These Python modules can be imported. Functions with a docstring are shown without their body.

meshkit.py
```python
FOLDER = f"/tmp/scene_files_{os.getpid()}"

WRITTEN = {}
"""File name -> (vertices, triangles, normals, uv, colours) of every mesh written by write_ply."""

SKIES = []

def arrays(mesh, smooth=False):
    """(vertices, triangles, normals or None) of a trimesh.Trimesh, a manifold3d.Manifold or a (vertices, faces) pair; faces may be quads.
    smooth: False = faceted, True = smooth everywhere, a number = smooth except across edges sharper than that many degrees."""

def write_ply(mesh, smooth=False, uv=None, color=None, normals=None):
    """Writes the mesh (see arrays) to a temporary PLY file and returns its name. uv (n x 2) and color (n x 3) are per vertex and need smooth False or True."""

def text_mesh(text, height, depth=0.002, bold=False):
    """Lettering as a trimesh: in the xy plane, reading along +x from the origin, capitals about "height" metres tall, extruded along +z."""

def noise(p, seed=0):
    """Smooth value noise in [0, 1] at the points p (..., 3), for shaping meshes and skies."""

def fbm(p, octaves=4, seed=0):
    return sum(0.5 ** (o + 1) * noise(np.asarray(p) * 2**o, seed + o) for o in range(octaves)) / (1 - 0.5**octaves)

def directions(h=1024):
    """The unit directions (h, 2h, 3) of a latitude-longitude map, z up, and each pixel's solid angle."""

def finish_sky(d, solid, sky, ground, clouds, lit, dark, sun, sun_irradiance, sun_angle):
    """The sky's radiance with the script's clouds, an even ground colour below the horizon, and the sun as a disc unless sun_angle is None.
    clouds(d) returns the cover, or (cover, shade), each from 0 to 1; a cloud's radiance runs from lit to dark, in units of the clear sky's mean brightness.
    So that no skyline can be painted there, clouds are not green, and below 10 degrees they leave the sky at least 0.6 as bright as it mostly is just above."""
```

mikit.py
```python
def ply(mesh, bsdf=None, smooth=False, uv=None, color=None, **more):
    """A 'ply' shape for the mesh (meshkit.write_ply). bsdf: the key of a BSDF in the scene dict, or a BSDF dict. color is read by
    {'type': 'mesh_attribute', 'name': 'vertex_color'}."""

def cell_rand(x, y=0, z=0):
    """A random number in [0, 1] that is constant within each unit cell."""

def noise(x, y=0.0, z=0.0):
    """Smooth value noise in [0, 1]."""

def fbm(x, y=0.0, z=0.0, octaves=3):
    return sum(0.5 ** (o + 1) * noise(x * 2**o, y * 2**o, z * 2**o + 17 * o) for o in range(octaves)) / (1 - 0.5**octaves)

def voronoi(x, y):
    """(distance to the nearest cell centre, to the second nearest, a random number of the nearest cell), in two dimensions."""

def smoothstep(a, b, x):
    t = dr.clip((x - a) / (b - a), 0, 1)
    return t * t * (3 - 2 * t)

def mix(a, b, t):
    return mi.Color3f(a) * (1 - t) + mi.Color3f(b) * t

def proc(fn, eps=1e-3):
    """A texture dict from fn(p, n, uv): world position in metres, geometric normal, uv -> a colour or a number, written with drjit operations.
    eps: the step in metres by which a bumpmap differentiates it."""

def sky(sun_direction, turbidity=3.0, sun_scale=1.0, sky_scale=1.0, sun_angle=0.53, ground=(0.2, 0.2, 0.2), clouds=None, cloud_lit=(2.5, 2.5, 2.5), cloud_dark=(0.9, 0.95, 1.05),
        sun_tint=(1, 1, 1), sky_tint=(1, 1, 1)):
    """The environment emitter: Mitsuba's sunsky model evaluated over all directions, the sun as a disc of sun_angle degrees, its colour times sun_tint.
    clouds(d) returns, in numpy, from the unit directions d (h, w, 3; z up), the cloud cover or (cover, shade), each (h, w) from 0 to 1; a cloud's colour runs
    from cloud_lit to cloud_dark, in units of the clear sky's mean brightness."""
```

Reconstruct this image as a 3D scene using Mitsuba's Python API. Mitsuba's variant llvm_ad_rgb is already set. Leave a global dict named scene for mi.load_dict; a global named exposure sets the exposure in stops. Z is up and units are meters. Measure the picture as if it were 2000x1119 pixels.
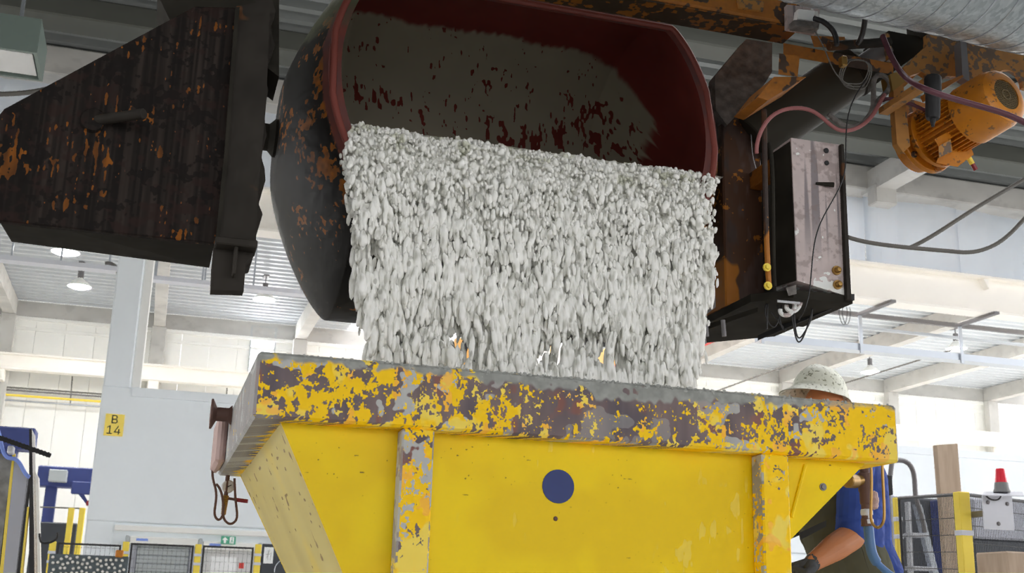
import math, random, numpy as np, trimesh, manifold3d as m3, drjit as dr, mitsuba as mi, mikit, meshkit
from mikit import fbm, noise, smoothstep, mix, cell_rand, voronoi
from shapely.geometry import Polygon
from shapely import affinity
T = mi.ScalarTransform4f
rng = np.random.default_rng(7)

# ------------------------------------------------------------------ camera, sky, exposure
F, YAW, PITCH, ROLL, CZ = 2309.14, 0.284745, 0.268135, -0.028877, 0.75
exposure = 2.95
SKY_LIT = 4.5
LAMP = 31.0
GX0, GX1, GZ = -4.5, 10.0, 4.9


def basis():
    cy, sy, cp, sp = math.cos(YAW), math.sin(YAW), math.cos(PITCH), math.sin(PITCH)
    fwd = np.array([sy * cp, cy * cp, sp])
    r0 = np.array([cy, -sy, 0])
    d0 = np.cross(fwd, r0)
    c, s = math.cos(ROLL), math.sin(ROLL)
    return np.array([c * r0 + s * d0, -s * r0 + c * d0, fwd])


B = basis()
CAM = np.array([0, 0, CZ])
scene, labels = {}, {}
scene['camera'] = {'type': 'thinlens', 'aperture_radius': 0.002, 'focus_distance': 3.95, 'fov': 2 * math.degrees(math.atan(1000 / F)), 'fov_axis': 'x', 'near_clip': 0.05, 'far_clip': 500.0,
                   'to_world': T().look_at(origin=CAM.tolist(), target=(CAM + B[2]).tolist(), up=(-B[1]).tolist())}
scene['sky'] = mikit.sky((0.3, -0.75, 0.6), sun_scale=0.0, ground=(0.45, 0.44, 0.42),
                         clouds=lambda d: np.ones(d.shape[:2]), cloud_lit=(SKY_LIT, SKY_LIT, SKY_LIT * 1.02))


# ------------------------------------------------------------------ helpers
def at(x, y, Y):
    d = B.T @ np.array([(x - 1000) / F, (y - 559.5) / F, 1.0])
    return CAM + d * Y / d[1]


def atz(x, y, z):
    d = B.T @ np.array([(x - 1000) / F, (y - 559.5) / F, 1.0])
    return CAM + d * (z - CZ) / d[2]


def S(r, g, b):
    return [((v / 255 + 0.055) / 1.055) ** 2.4 if v > 10 else v / 255 / 12.92 for v in (r, g, b)]


def numbered(name):
    key, k = name, 0
    while key in scene or key in labels:
        k += 1
        key = f'{name}_{k:03d}'
    return key


def add(name, mesh, bsdf, parent=None, smooth=False, **kw):
    key = numbered(f'{parent}__{name}' if parent else name)
    scene[key] = mikit.ply(mesh, bsdf, smooth=smooth, **kw)
    return key


def tag(key, label=None, cat=None, group=None, kind=None):
    labels[key] = {k: v for k, v in (('label', label), ('category', cat), ('group', group), ('kind', kind)) if v}
    return key


def thing(name, label, cat, group=None):
    return tag(numbered(name), label, cat, group)


def cat(*ms):
    return trimesh.util.concatenate([m for m in ms])


def hull(pts):
    return trimesh.convex.convex_hull(np.asarray(pts, float))


def box(x0, x1, y0, y1, z0, z1, c=0.0):
    if c <= 0:
        m = trimesh.creation.box((abs(x1 - x0), abs(y1 - y0), abs(z1 - z0)))
        m.apply_translation(((x0 + x1) / 2, (y0 + y1) / 2, (z0 + z1) / 2))
        return m
    c = min(c, 0.45 * min(abs(x1 - x0), abs(y1 - y0), abs(z1 - z0)))
    h = np.array([abs(x1 - x0), abs(y1 - y0), abs(z1 - z0)]) / 2
    pts = [s * (h - np.array([c, c, c]) + np.eye(3)[k] * c) for s in np.array(np.meshgrid([-1, 1], [-1, 1], [-1, 1])).T.reshape(-1, 3) for k in range(3)]
    m = hull(pts)
    m.apply_translation(((x0 + x1) / 2, (y0 + y1) / 2, (z0 + z1) / 2))
    return m


def prism(poly, y0, y1, c=0.0):
    """polygon of (x, z) extruded along y; chamfered when convex and c > 0"""
    p = Polygon(poly)
    if c > 0:
        q = np.array(p.buffer(-c, join_style='mitre').exterior.coords)[:-1]
        o = np.array(poly)
        pts = [(a, y0, b) for a, b in q] + [(a, y0 + c, b) for a, b in o] + [(a, y1 - c, b) for a, b in o] + [(a, y1, b) for a, b in q]
        return hull(pts)
    m = trimesh.creation.extrude_polygon(p, y1 - y0, engine='earcut')
    v = m.vertices
    m.vertices = np.c_[v[:, 0], y0 + v[:, 2], v[:, 1]]
    m.invert()
    return m


def pxpoly(pts, Y):
    return [(at(x, y, Y)[0], at(x, y, Y)[2]) for x, y in pts]


def frames(p):
    t = np.gradient(p, axis=0)
    t /= np.linalg.norm(t, axis=1, keepdims=True) + 1e-12
    a = np.cross(t[0], [0, 0, 1.0] if abs(t[0, 2]) < 0.9 else [1.0, 0, 0])
    A = []
    for k in range(len(p)):
        a = a - t[k] * (a @ t[k])
        a /= np.linalg.norm(a) + 1e-12
        A.append(a)
    A = np.array(A)
    return A, np.cross(t, A)


def tube(points, r, sides=10, caps=True):
    p = np.asarray(points, float)
    n = len(p)
    a, b = frames(p)
    ang = np.arange(sides) * 2 * np.pi / sides
    rr = np.broadcast_to(r, (n,))[:, None, None]
    v = (p[:, None] + rr * (np.cos(ang)[None, :, None] * a[:, None] + np.sin(ang)[None, :, None] * b[:, None])).reshape(-1, 3)
    i, j = np.meshgrid(np.arange(n - 1), np.arange(sides), indexing='ij')
    q = np.stack([i * sides + j, i * sides + (j + 1) % sides, (i + 1) * sides + (j + 1) % sides, (i + 1) * sides + j], -1).reshape(-1, 4)
    f = np.vstack([q[:, [0, 1, 2]], q[:, [0, 2, 3]]])
    if caps:
        v = np.vstack([v, p[0], p[-1]])
        j = np.arange(sides)
        f = np.vstack([f, np.c_[(j + 1) % sides, j, np.full(sides, n * sides)],
                       np.c_[(n - 1) * sides + j, (n - 1) * sides + (j + 1) % sides, np.full(sides, n * sides + 1)]])
    return trimesh.Trimesh(v, f, process=False)


def spline(pts, n=40):
    from scipy.interpolate import CubicSpline
    p = np.asarray(pts, float)
    s = np.r_[0, np.cumsum(np.linalg.norm(np.diff(p, axis=0), axis=1) ** 0.5)]
    return CubicSpline(s, p)(np.linspace(0, s[-1], n))


def pxcurve(pts, n=40):
    """pts: (px, py, depth)"""
    return spline([at(*q) for q in pts], n)


def lathe(prof, origin=(0, 0, 0), axis=(0, 0, 1), n=32):
    """prof: (r, h) from bottom axis to top axis"""
    m = trimesh.creation.revolve(np.asarray(prof, float), sections=n)
    ax = np.asarray(axis, float) / np.linalg.norm(axis)
    m.apply_transform(trimesh.geometry.align_vectors([0, 0, 1], ax))
    m.apply_translation(origin)
    return m


def cyl(p, q, r, n=24, c=0.0):
    p, q = np.asarray(p, float), np.asarray(q, float)
    L = np.linalg.norm(q - p)
    c = min(c, r * 0.5, L * 0.4)
    prof = [(0, 0), (r - c, 0), (r, c), (r, L - c), (r - c, L), (0, L)] if c > 0 else [(0, 0), (r, 0), (r, L), (0, L)]
    return lathe(prof, p, q - p, n)


def bolt(p, axis=(0, -1, 0), r=0.012, h=0.012):
    p, axis = np.asarray(p, float), np.asarray(axis, float)
    return cat(cyl(p - axis * 0.004, p + axis * 0.003, r * 1.5, 14), cyl(p, p + axis * h, r, 6))


def M(mesh):
    return m3.Manifold(m3.Mesh(np.asarray(mesh.vertices, np.float32), np.asarray(mesh.faces, np.uint32)))


def TM(man):
    g = man.to_mesh()
    return trimesh.Trimesh(np.array(g.vert_properties[:, :3]), np.array(g.tri_verts), process=False)


def skin(bones, edge=0.02, it=10):
    """bones: (p, rp, q, rq) hulls of spheres joined and smoothed"""
    tot = m3.Manifold()
    for p, rp, q, rq in bones:
        a = m3.Manifold.sphere(rp, 20).translate([float(v) for v in p])
        b = m3.Manifold.sphere(rq, 20).translate([float(v) for v in q])
        tot = tot + m3.Manifold.batch_hull([a, b])
    m = TM(tot.refine_to_length(edge))
    m.merge_vertices()
    trimesh.smoothing.filter_taubin(m, lamb=0.5, nu=0.53, iterations=it)
    return m


# ------------------------------------------------------------------ materials
def mat(name, bsdf):
    scene[name] = {'type': 'twosided', 'bsdf': bsdf}
    return name


def plain(name, rgb, rough=0.6, metal=0.0, **kw):
    return mat(name, {'type': 'principled', 'base_color': {'type': 'rgb', 'value': S(*rgb)}, 'roughness': rough, 'metallic': metal, **kw})


def tex(name, fn, rough=0.6, metal=0.0, bump=None, bscale=1.0, eps=2e-3, **kw):
    b = {'type': 'principled', 'base_color': mikit.proc(fn), 'roughness': rough, 'metallic': metal, **kw}
    if bump is not None:
        b = {'type': 'bumpmap', 'bump': mikit.proc(bump, eps), 'scale': bscale, 'bsdf': b}
    return mat(name, b)


def patch(x, y, z, k, o=0.0):
    """ragged patches, about 0.5 on average"""
    w = 0.35 * noise(x * k * 2.3, y * k * 2.3, z * k * 2.3 + 5)
    return 0.55 * fbm(x * k + w + o, y * k, z * k + w, octaves=3) + 0.45 * fbm(x * k * 6, y * k * 6 + o, z * k * 5, octaves=3)


C3 = lambda *rgb: mi.Color3f(*S(*rgb))

YEL, YEL2, RUST, GREY, ORG = C3(250, 204, 12), C3(242, 220, 104), C3(132, 113, 110), C3(182, 182, 180), C3(252, 176, 84)


def chipped(p, n, uv):
    x, y, z = p.x, p.y, p.z
    u = x + y * 0.9
    mid = smoothstep(0.8, 1.1, x)
    big = fbm(u * 11, z * 11 + 3, 1.5, octaves=2)
    small = fbm(u * 30 + 9, z * 27 + 3, 2.5, octaves=2)
    fine = fbm(u * 100, z * 84, 4.5, octaves=3)
    v = 0.22 * big + (0.40 - 0.08 * mid) * small + (0.38 + 0.08 * mid) * fine + 0.06 * (noise(u * 60, z * 9, 3.0) - 0.5) * mid
    wear = smoothstep(0.80, 1.02, x) * (1 - smoothstep(1.40, 1.78, x)) * smoothstep(1.225, 1.24, z)
    low = smoothstep(1.30, 1.22, z)
    side = smoothstep(0.5, 0.8, dr.abs(n.x)) + smoothstep(0.5, 0.8, -n.z) * smoothstep(0.32, 0.26, x)
    thr = 0.508 - 0.085 * wear + 0.03 * low - 0.16 * side + 0.05 * smoothstep(1.75, 2.1, x)
    post = smoothstep(1.225, 1.20, z)
    thr = thr + post * (-0.03 * smoothstep(1.2, 1.0, x) * smoothstep(0.9, 1.1, z) + 0.11 * smoothstep(1.6, 1.7, x) + 0.05 * smoothstep(1.2, 0.9, z))
    paint = smoothstep(thr + 0.008, thr - 0.008, v)
    faded = smoothstep(0.5, 0.62, fbm(u * 15 + 7, z * 13, 2.0)) * 0.75
    yel = mix(mix(YEL, YEL2, faded), ORG, 0.55 * smoothstep(0.62, 0.68, fbm(u * 22, z * 20 + 9, 7.0)))
    streak = 0.5 * noise(u * 90, z * 9, 1.0) + 0.5 * fbm(u * 14, z * 9, 6.0)
    rust = mix(RUST, C3(92, 84, 92), noise(u * 14, z * 10)) * (0.82 + 0.36 * streak)
    rust = mix(rust, C3(150, 84, 62), 0.5 * smoothstep(0.62, 0.75, fbm(u * 18 + 4, z * 12, 5.0)))
    grey = smoothstep(0.60, 0.63, fbm(u * 17 + 31, z * 17, 8.0) + 0.06 * fine)
    rust = mix(rust, GREY, dr.maximum(grey * (1 - 0.7 * wear), side * (0.45 + 0.25 * streak)))
    c = mix(rust, yel, paint)
    top = smoothstep(0, 0.012, z - (1.405 - 0.055 * fbm(u * 12, 0.0, 2.0, octaves=4) * (0.45 + 0.75 * wear) - 0.022 * noise(u * 60, z * 6)) )
    cem = mix(C3(168, 170, 166), C3(126, 128, 124), fbm(u * 45, z * 45, 3.0))
    return mix(c, cem, top * smoothstep(0.34, 0.42, fbm(u * 26, z * 26, 6.0) + 0.08 * wear) * (1 - 0.5 * smoothstep(1.85, 2.1, x)))


tex('chipped_yellow', chipped, 0.6, specular=0.25, bump=lambda p, n, uv: fbm((p.x + p.y) * 60, p.z * 60, 1.0), bscale=0.0012)


def panel_yellow(p, n, uv):
    d = fbm(p.x * 5, p.y * 3, p.z * 4)
    c = mix(C3(240, 208, 0), C3(232, 196, 4), smoothstep(0.35, 0.65, d))
    spk = smoothstep(0.90, 0.93, noise(p.x * 110, p.y * 40, p.z * 110)) * smoothstep(0.55, 0.7, noise(p.x * 7, p.y * 9, p.z * 7))
    scr = smoothstep(0.66, 0.70, fbm(p.x * 60, p.y * 30, p.z * 14)) * smoothstep(0.58, 0.64, fbm(p.x * 4 + 2, p.y, p.z * 3))
    c = mix(c, C3(240, 222, 120), 0.3 * scr)
    return mix(c, C3(110, 88, 40), 0.8 * spk)


tex('yellow_panel', panel_yellow, 0.45, specular=0.2)


def dusty(p, n, uv):  # dust film, paled further by side glare put into the colour
    c = mix(C3(214, 196, 118), C3(192, 172, 96), fbm(p.y * 4, p.z * 3, 1.0))
    c = mix(c, C3(214, 188, 76), 0.8 * smoothstep(0.52, 0.68, fbm(p.y * 2.4 + 5, p.z * 2, 4.0)))
    dash = smoothstep(0.86, 0.89, noise(p.y * 26, p.z * 52, 2.0)) * smoothstep(0.45, 0.6, noise(p.y * 5, p.z * 6, 8.0))
    return mix(c, C3(126, 92, 44), 0.8 * dash)


tex('dusty_glare_yellow', dusty, 0.45)


def darksteel(p, n, uv):
    x, y, z = p.x, p.y, p.z
    st = 0.6 * noise(x * 150, z * 2.0, y * 30) + 0.4 * noise(x * 50, z * 1.2 + 7, y * 30)
    c = mix(C3(24, 20, 18), C3(54, 46, 42), smoothstep(0.25, 0.9, st) * (0.35 + 0.9 * fbm(x * 5, y * 5, z * 5)))
    c = mix(c, C3(44, 29, 26), 0.7 * smoothstep(0.50, 0.62, patch(x, y, z, 7.0)))
    c = mix(c, C3(22, 18, 17), 0.8 * smoothstep(0.54, 0.58, patch(x, y, z, 9.0, 8.0)))
    cl = lambda cx_, cz_, rx_, rz_: dr.exp(-dr.square((x - cx_) / rx_) - dr.square((z - cz_) / rz_))
    dens = 0.10 * (cl(-.40, 2.17, .05, .03) + cl(-.47, 2.10, .05, .06) + cl(-.49, 1.95, .05, .06) + 0.8 * cl(-.30, 2.32, .03, .025) + 0.8 * cl(-.20, 2.42, .05, .025) + 0.8 * cl(-.08, 2.47, .03, .03)
                   + 0.7 * cl(-.28, 2.05, .05, .08) + 0.6 * cl(-.28, 1.87, .06, .05) + 0.6 * cl(.05, 1.9, .04, .06) + 0.5 * cl(-.45, 2.0, .12, .12))
    m = 0.7 * patch(x, y, z * 0.8, 12.0, 3.0) + 0.3 * noise(x * 130, z * 20, y * 60)
    o = smoothstep(0.665 - dens, 0.685 - dens, m)
    return mix(c, mix(C3(150, 88, 28), C3(74, 46, 26), noise(x * 60, y * 40, z * 14)), o * 0.85)


bumpy = lambda k: (lambda p, n, uv: fbm(p.x * k, p.y * k, p.z * k, octaves=3))
tex('dark_steel', darksteel, 0.7, specular=0.15, bump=lambda p, n, uv: fbm(p.x * 30, p.y * 30, p.z * 14), bscale=0.004)
tex('grimy_steel', lambda p, n, uv: mix(mix(C3(34, 31, 28), C3(60, 56, 51), fbm(p.x * 14, p.y * 14, p.z * 7)), C3(96, 60, 30),
    0.6 * smoothstep(0.66, 0.70, fbm(p.x * 11, p.y * 11, p.z * 11 + 8))), 0.75, specular=0.2, bump=bumpy(40), bscale=0.006)

# the tilting drum's measures: centre line along x, radius, ends, opening plane
DY, DZ, DR, DX1, DX2, DRX, DTH, DD, DRR, DE = 4.1466, 2.4052, 0.6501, 0.2939, 1.9559, 0.2441, 0.2381, 0.4815, 0.4629, 1.5636
ON = np.array([0, -math.cos(DTH), math.sin(DTH)])


def drum_colour(p, n, uv):
    x, y, z = p.x, p.y - DY, p.z - DZ
    r = dr.sqrt(y * y + z * z)
    inside = dr.select((n.y * y + n.z * z) + n.x * (x - 1.12) * 0.6 < 0, 1.0, 0.0)
    ang = dr.atan2(z, y) * 57.29578
    # outside: near-black steel, orange remains, red band along the mouth, old cement on the shoulder
    c = mix(C3(15, 14, 13), C3(36, 34, 32), fbm(x * 7, y * 7, z * 7))
    lean = patch(x, y, z, 9.0, 2.0) + 0.12 * (noise(x * 20, y * 90, z * 16) - 0.5)
    mouth = y * float(-ON[1]) - z * float(ON[2]) + DD
    near = smoothstep(0.30, 0.06, mouth) * (0.55 + 0.45 * smoothstep(0.2, -0.1, z))
    o = smoothstep(0.635 - 0.125 * near, 0.65 - 0.125 * near, lean) * smoothstep(0.015, 0.03, mouth)
    c = mix(c, mix(C3(158, 92, 22), C3(104, 64, 30), noise(x * 60, y * 60, z * 60)), o)
    c = mix(c, mix(C3(112, 60, 52), C3(84, 62, 62), noise(x * 30, y * 30, z * 20)), smoothstep(0.055, 0.04, mouth + 0.03 * fbm(x * 10, y * 10, z * 10)))
    sh = smoothstep(0.34, 0.44, z + 0.14 * fbm(x * 14, y * 14, z * 14))
    c = mix(c, mix(C3(78, 82, 64), C3(150, 152, 148), smoothstep(0.42, 0.6, z + 0.1 * fbm(x * 20, y * 20, z * 20))), sh * smoothstep(1.0, 0.5, x))
    # inside: red primer with a film of dried cement that has flaked off in patches
    red = mix(C3(122, 50, 44), C3(96, 38, 34), fbm(x * 6, y * 6, z * 6))
    fil = mix(C3(158, 152, 134), C3(140, 136, 122), fbm(x * 5, y * 5, z * 5))
    q = ang + 5 * fbm(x * 6, ang * 0.05, 2.0) + 2.0 * noise(x * 60, ang * 0.1, 3.0)
    edge = smoothstep(86.0, 82.5, q + 9 * smoothstep(1.35, 1.8, x)) * smoothstep(1.895, 1.865, x + 0.03 * noise(ang * 0.4, x * 9, 1.0))
    s = ang * 0.0113
    dens = (0.17 * dr.exp(-dr.square((x - 0.72) / 0.26) - dr.square((ang - 43.5) / 4.5))
            + 0.17 * dr.exp(-dr.square((x - 1.35) / 0.26) - dr.square((ang - 36) / 7))
            + 0.20 * dr.exp(-dr.square((x - 1.68) / 0.13) - dr.square((ang - 46) / 12)))
    fl = fbm(x * 40 + ang * 0.1, s * 22, 5.0, octaves=3) * 0.65 + 0.35 * noise(x * 120 + ang * 0.25, s * 42, 1.0)
    flake = smoothstep(0.71 - 1.15 * dens, 0.725 - 1.15 * dens, fl)
    return mix(c, mix(red, fil, edge * (1 - flake)), inside)


tex('drum_paint', drum_colour, 0.5, specular=0.22, bump=bumpy(24), bscale=0.004)
plain('red_lip', (122, 62, 54), 0.5)


def rustorange(p, n, uv):
    x, y, z = p.x, p.y, p.z
    c = mix(C3(50, 36, 28), C3(92, 70, 56), patch(x, y, z, 8.0))
    o = smoothstep(0.47, 0.50, patch(x, y, z, 5.0, 3.0) + 0.10 * smoothstep(2.5, 2.75, z))
    return mix(c, mix(C3(192, 122, 36), C3(140, 86, 40), patch(x, y, z, 14.0)), o)


tex('shaded_rust_steel', lambda p, n, uv: mix(mix(C3(46, 38, 30), C3(78, 64, 50), patch(p.x, p.y, p.z, 9.0)), C3(150, 92, 32), 0.8 * smoothstep(0.53, 0.56, patch(p.x, p.y, p.z, 7.0, 3.0))), 0.6, specular=0.3)  # rust kept dark to carry the shade under the cross beam
tex('rusty_orange', rustorange, 0.55, bump=bumpy(35), bscale=0.003)


def rustpost(p, n, uv):
    x, y, z = p.x, p.y, p.z
    c = mix(C3(48, 34, 28), C3(112, 90, 82), patch(x, y, z * 0.4, 7.0) * smoothstep(1.98, 2.12, x))
    c = mix(c, C3(78, 46, 20), 0.8 * smoothstep(0.47, 0.55, patch(x, y, z * 0.35, 6.0, 7.0)))
    left = smoothstep(2.085, 2.075, x + 0.03 * noise(z * 26, 1.0)) * smoothstep(2.05, 2.03, z - 0.05 * noise(x * 26, 4.0))
    return mix(c, C3(168, 104, 28), dr.maximum(left, smoothstep(0.635, 0.65, patch(x, y, z, 11.0, 1.0))))


tex('rusty_post', rustpost, 0.6, bump=bumpy(35), bscale=0.003)


def boxface(p, n, uv):
    x, y, z = p.x, p.y, p.z
    c = mix(C3(204, 188, 186), C3(172, 160, 159), patch(x, y, z, 5.0))
    drip = smoothstep(0.70, 0.78, noise(x * 62, y * 40, z * 1.0 + 3)) * smoothstep(1.95, 2.2, z)
    c = mix(c, C3(88, 84, 92), 0.7 * drip)
    c = mix(c, C3(128, 110, 106), smoothstep(0.5, 0.62, patch(x, y, z, 10.0)) * 0.5)
    return mix(c, C3(226, 228, 226), smoothstep(0.56, 0.575, patch(x, y, z, 9.0, 5.0) + 0.15 * smoothstep(1.96, 1.90, z) - 0.09))


tex('scuffed_mauve', boxface, 0.5)
tex('crusted_cement', lambda p, n, uv: mix(C3(66, 63, 61), C3(150, 145, 142), fbm(p.x * 40, p.y * 40, p.z * 40)), 0.9, bump=bumpy(55), bscale=0.03)
tex('pale_cement', lambda p, n, uv: mix(C3(176, 178, 174), C3(132, 134, 130), fbm(p.x * 45, p.y * 45, p.z * 45)), 0.9)
tex('dark_grime', lambda p, n, uv: mix(C3(27, 25, 21), C3(52, 49, 42), fbm(p.x * 9, p.y * 9, p.z * 9)), 0.8, specular=0.2, bump=bumpy(30), bscale=0.005)


def motororange(p, n, uv):
    c = mix(C3(206, 130, 20), C3(176, 106, 24), patch(p.x, p.y, p.z, 7.0))
    return mix(c, C3(92, 64, 38), 0.8 * smoothstep(0.60, 0.64, patch(p.x, p.y, p.z, 18.0, 5.0)))


tex('motor_orange', motororange, 0.42)
tex('bracket_orange', lambda p, n, uv: mix(mix(C3(190, 134, 60), C3(148, 104, 62), patch(p.x, p.y, p.z, 6.0)), C3(92, 84, 78),
    0.85 * smoothstep(0.545, 0.57, patch(p.x, p.y, p.z, 10.0, 3.0))), 0.6)
plain('black_matte', (30, 30, 32), 0.6)
plain('dark_grille', (112, 96, 66), 0.6)


def fresh(p, n, uv):
    a = fbm(p.x * 60, p.y * 60, p.z * 40)
    c = mix(C3(232, 232, 226), C3(252, 252, 250), a)
    c = mix(c, C3(184, 186, 160), 0.7 * smoothstep(0.55, 0.7, fbm(p.x * 14, p.y * 14, p.z * 22 + 4)) * smoothstep(2.12, 2.2, p.z))
    st = noise(p.x * 120, p.y * 90, p.z * 34)
    c = mix(C3(196, 196, 188), c, smoothstep(0.1, 0.55, st))
    return mix(c, C3(128, 128, 116), 0.55 * smoothstep(0.80, 0.9, noise(p.x * 70 + 9, p.y * 50, p.z * 30)))


tex('fresh_concrete_look', fresh, 0.55)


def galv(p, n, uv):
    a, b, w = voronoi(p.x * 90, (p.z + p.y) * 90)
    return mix(C3(150, 160, 164), C3(184, 192, 196), w) * (0.8 + 0.3 * fbm(p.x * 4, p.y * 4, p.z * 4))


tex('galvanised', galv, 0.34, 0.75)
tex('precast', lambda p, n, uv: mix(C3(240, 246, 250), C3(228, 234, 238), fbm(p.x * 1.2, p.y, p.z * 0.7)), 0.8)
tex('raw_concrete', lambda p, n, uv: mix(mix(C3(206, 204, 200), C3(178, 176, 172), fbm(p.x * 2.4, p.y * 2.4, p.z * 2.4)), C3(150, 148, 146),
    0.25 * smoothstep(0.55, 0.75, fbm(p.x * 5, p.y * 5, p.z * 5 + 3))), 0.85)
plain('beam_grey', (84, 86, 80), 0.6)
plain('deck_dark', (122, 126, 125), 0.45, 0.2)
plain('sheet_white', (240, 240, 236), 0.5)
plain('deck_metal', (206, 210, 214), 0.42, 0.25)
plain('cream_paint', (250, 246, 238), 0.45)
plain('cream_shadow', (226, 218, 190), 0.6)
scene['tarp_grey'] = {'type': 'principledthin', 'base_color': mikit.proc(lambda p, n, uv: mix(C3(214, 220, 228), C3(196, 204, 214), fbm(p.x * 1.5, p.y, p.z * 0.6))), 'roughness': 0.7, 'diff_trans': 1.0, 'spec_trans': 0.0}
tex('floor_concrete', lambda p, n, uv: mix(C3(206, 204, 200), C3(180, 178, 174), fbm(p.x * 0.9, p.y * 0.9, 1.0, octaves=4)), 0.7)
plain('blue_crane_paint', (54, 66, 124), 0.5)
plain('rope_blue', (128, 152, 226), 0.6)
plain('hose_blue', (72, 110, 160), 0.45)
plain('marker_blue', (12, 38, 104), 0.5)
plain('post_yellow', (240, 214, 80), 0.5)
plain('sign_yellow', (255, 230, 110), 0.6)
plain('black_wire', (34, 34, 36), 0.5)
plain('grey_cable', (104, 102, 98), 0.6)
plain('red_hose', (150, 92, 92), 0.55)
plain('plum_cable', (88, 46, 58), 0.5)
plain('zinc', (176, 182, 190), 0.35, 0.6)
plain('pale_zinc', (206, 208, 216), 0.5, 0.1)
plain('box_green', (112, 126, 120), 0.4)
plain('cylinder_grey', (62, 60, 52), 0.6, specular=0.3)
plain('steel_grey', (120, 118, 120), 0.5, 0.4)
plain('form_face', (168, 170, 180), 0.55, 0.2)
tex('form_rough', lambda p, n, uv: mix(C3(156, 156, 152), C3(100, 100, 98), fbm(p.x * 30, p.y * 30, p.z * 30)), 0.8)
plain('brass', (156, 122, 66), 0.35, 0.7)
plain('rust_brown', (96, 70, 62), 0.7)
plain('red_plate', (186, 158, 152), 0.6)
plain('handle_red', (128, 28, 34), 0.4)
plain('dial_white', (206, 202, 200), 0.5)
plain('exit_green', (84, 172, 138), 0.5)
plain('white_print', (246, 248, 248), 0.6)
plain('beacon_red', (230, 44, 64), 0.15, 0.0, clearcoat=0.8)
plain('beacon_base', (128, 128, 128), 0.5)
plain('door_grey', (176, 182, 184), 0.4)
plain('door_pane', (214, 214, 214), 0.25)
plain('dark_board', (82, 92, 96), 0.6)
plain('stud_silver', (226, 222, 216), 0.3, 0.3)
plain('charcoal', (64, 68, 74), 0.6)
tex('plank', lambda p, n, uv: mix(C3(196, 176, 156), C3(158, 134, 112), fbm((p.x + p.y) * 26, (p.y - p.x) * 9, p.z * 3)), 0.7)
plain('hook_orange', (250, 190, 110), 0.5)
plain('line_red', (214, 70, 64), 0.5)
plain('skin_tone', (184, 118, 76), 0.5)
plain('face_dark', (150, 96, 78), 0.5)
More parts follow.
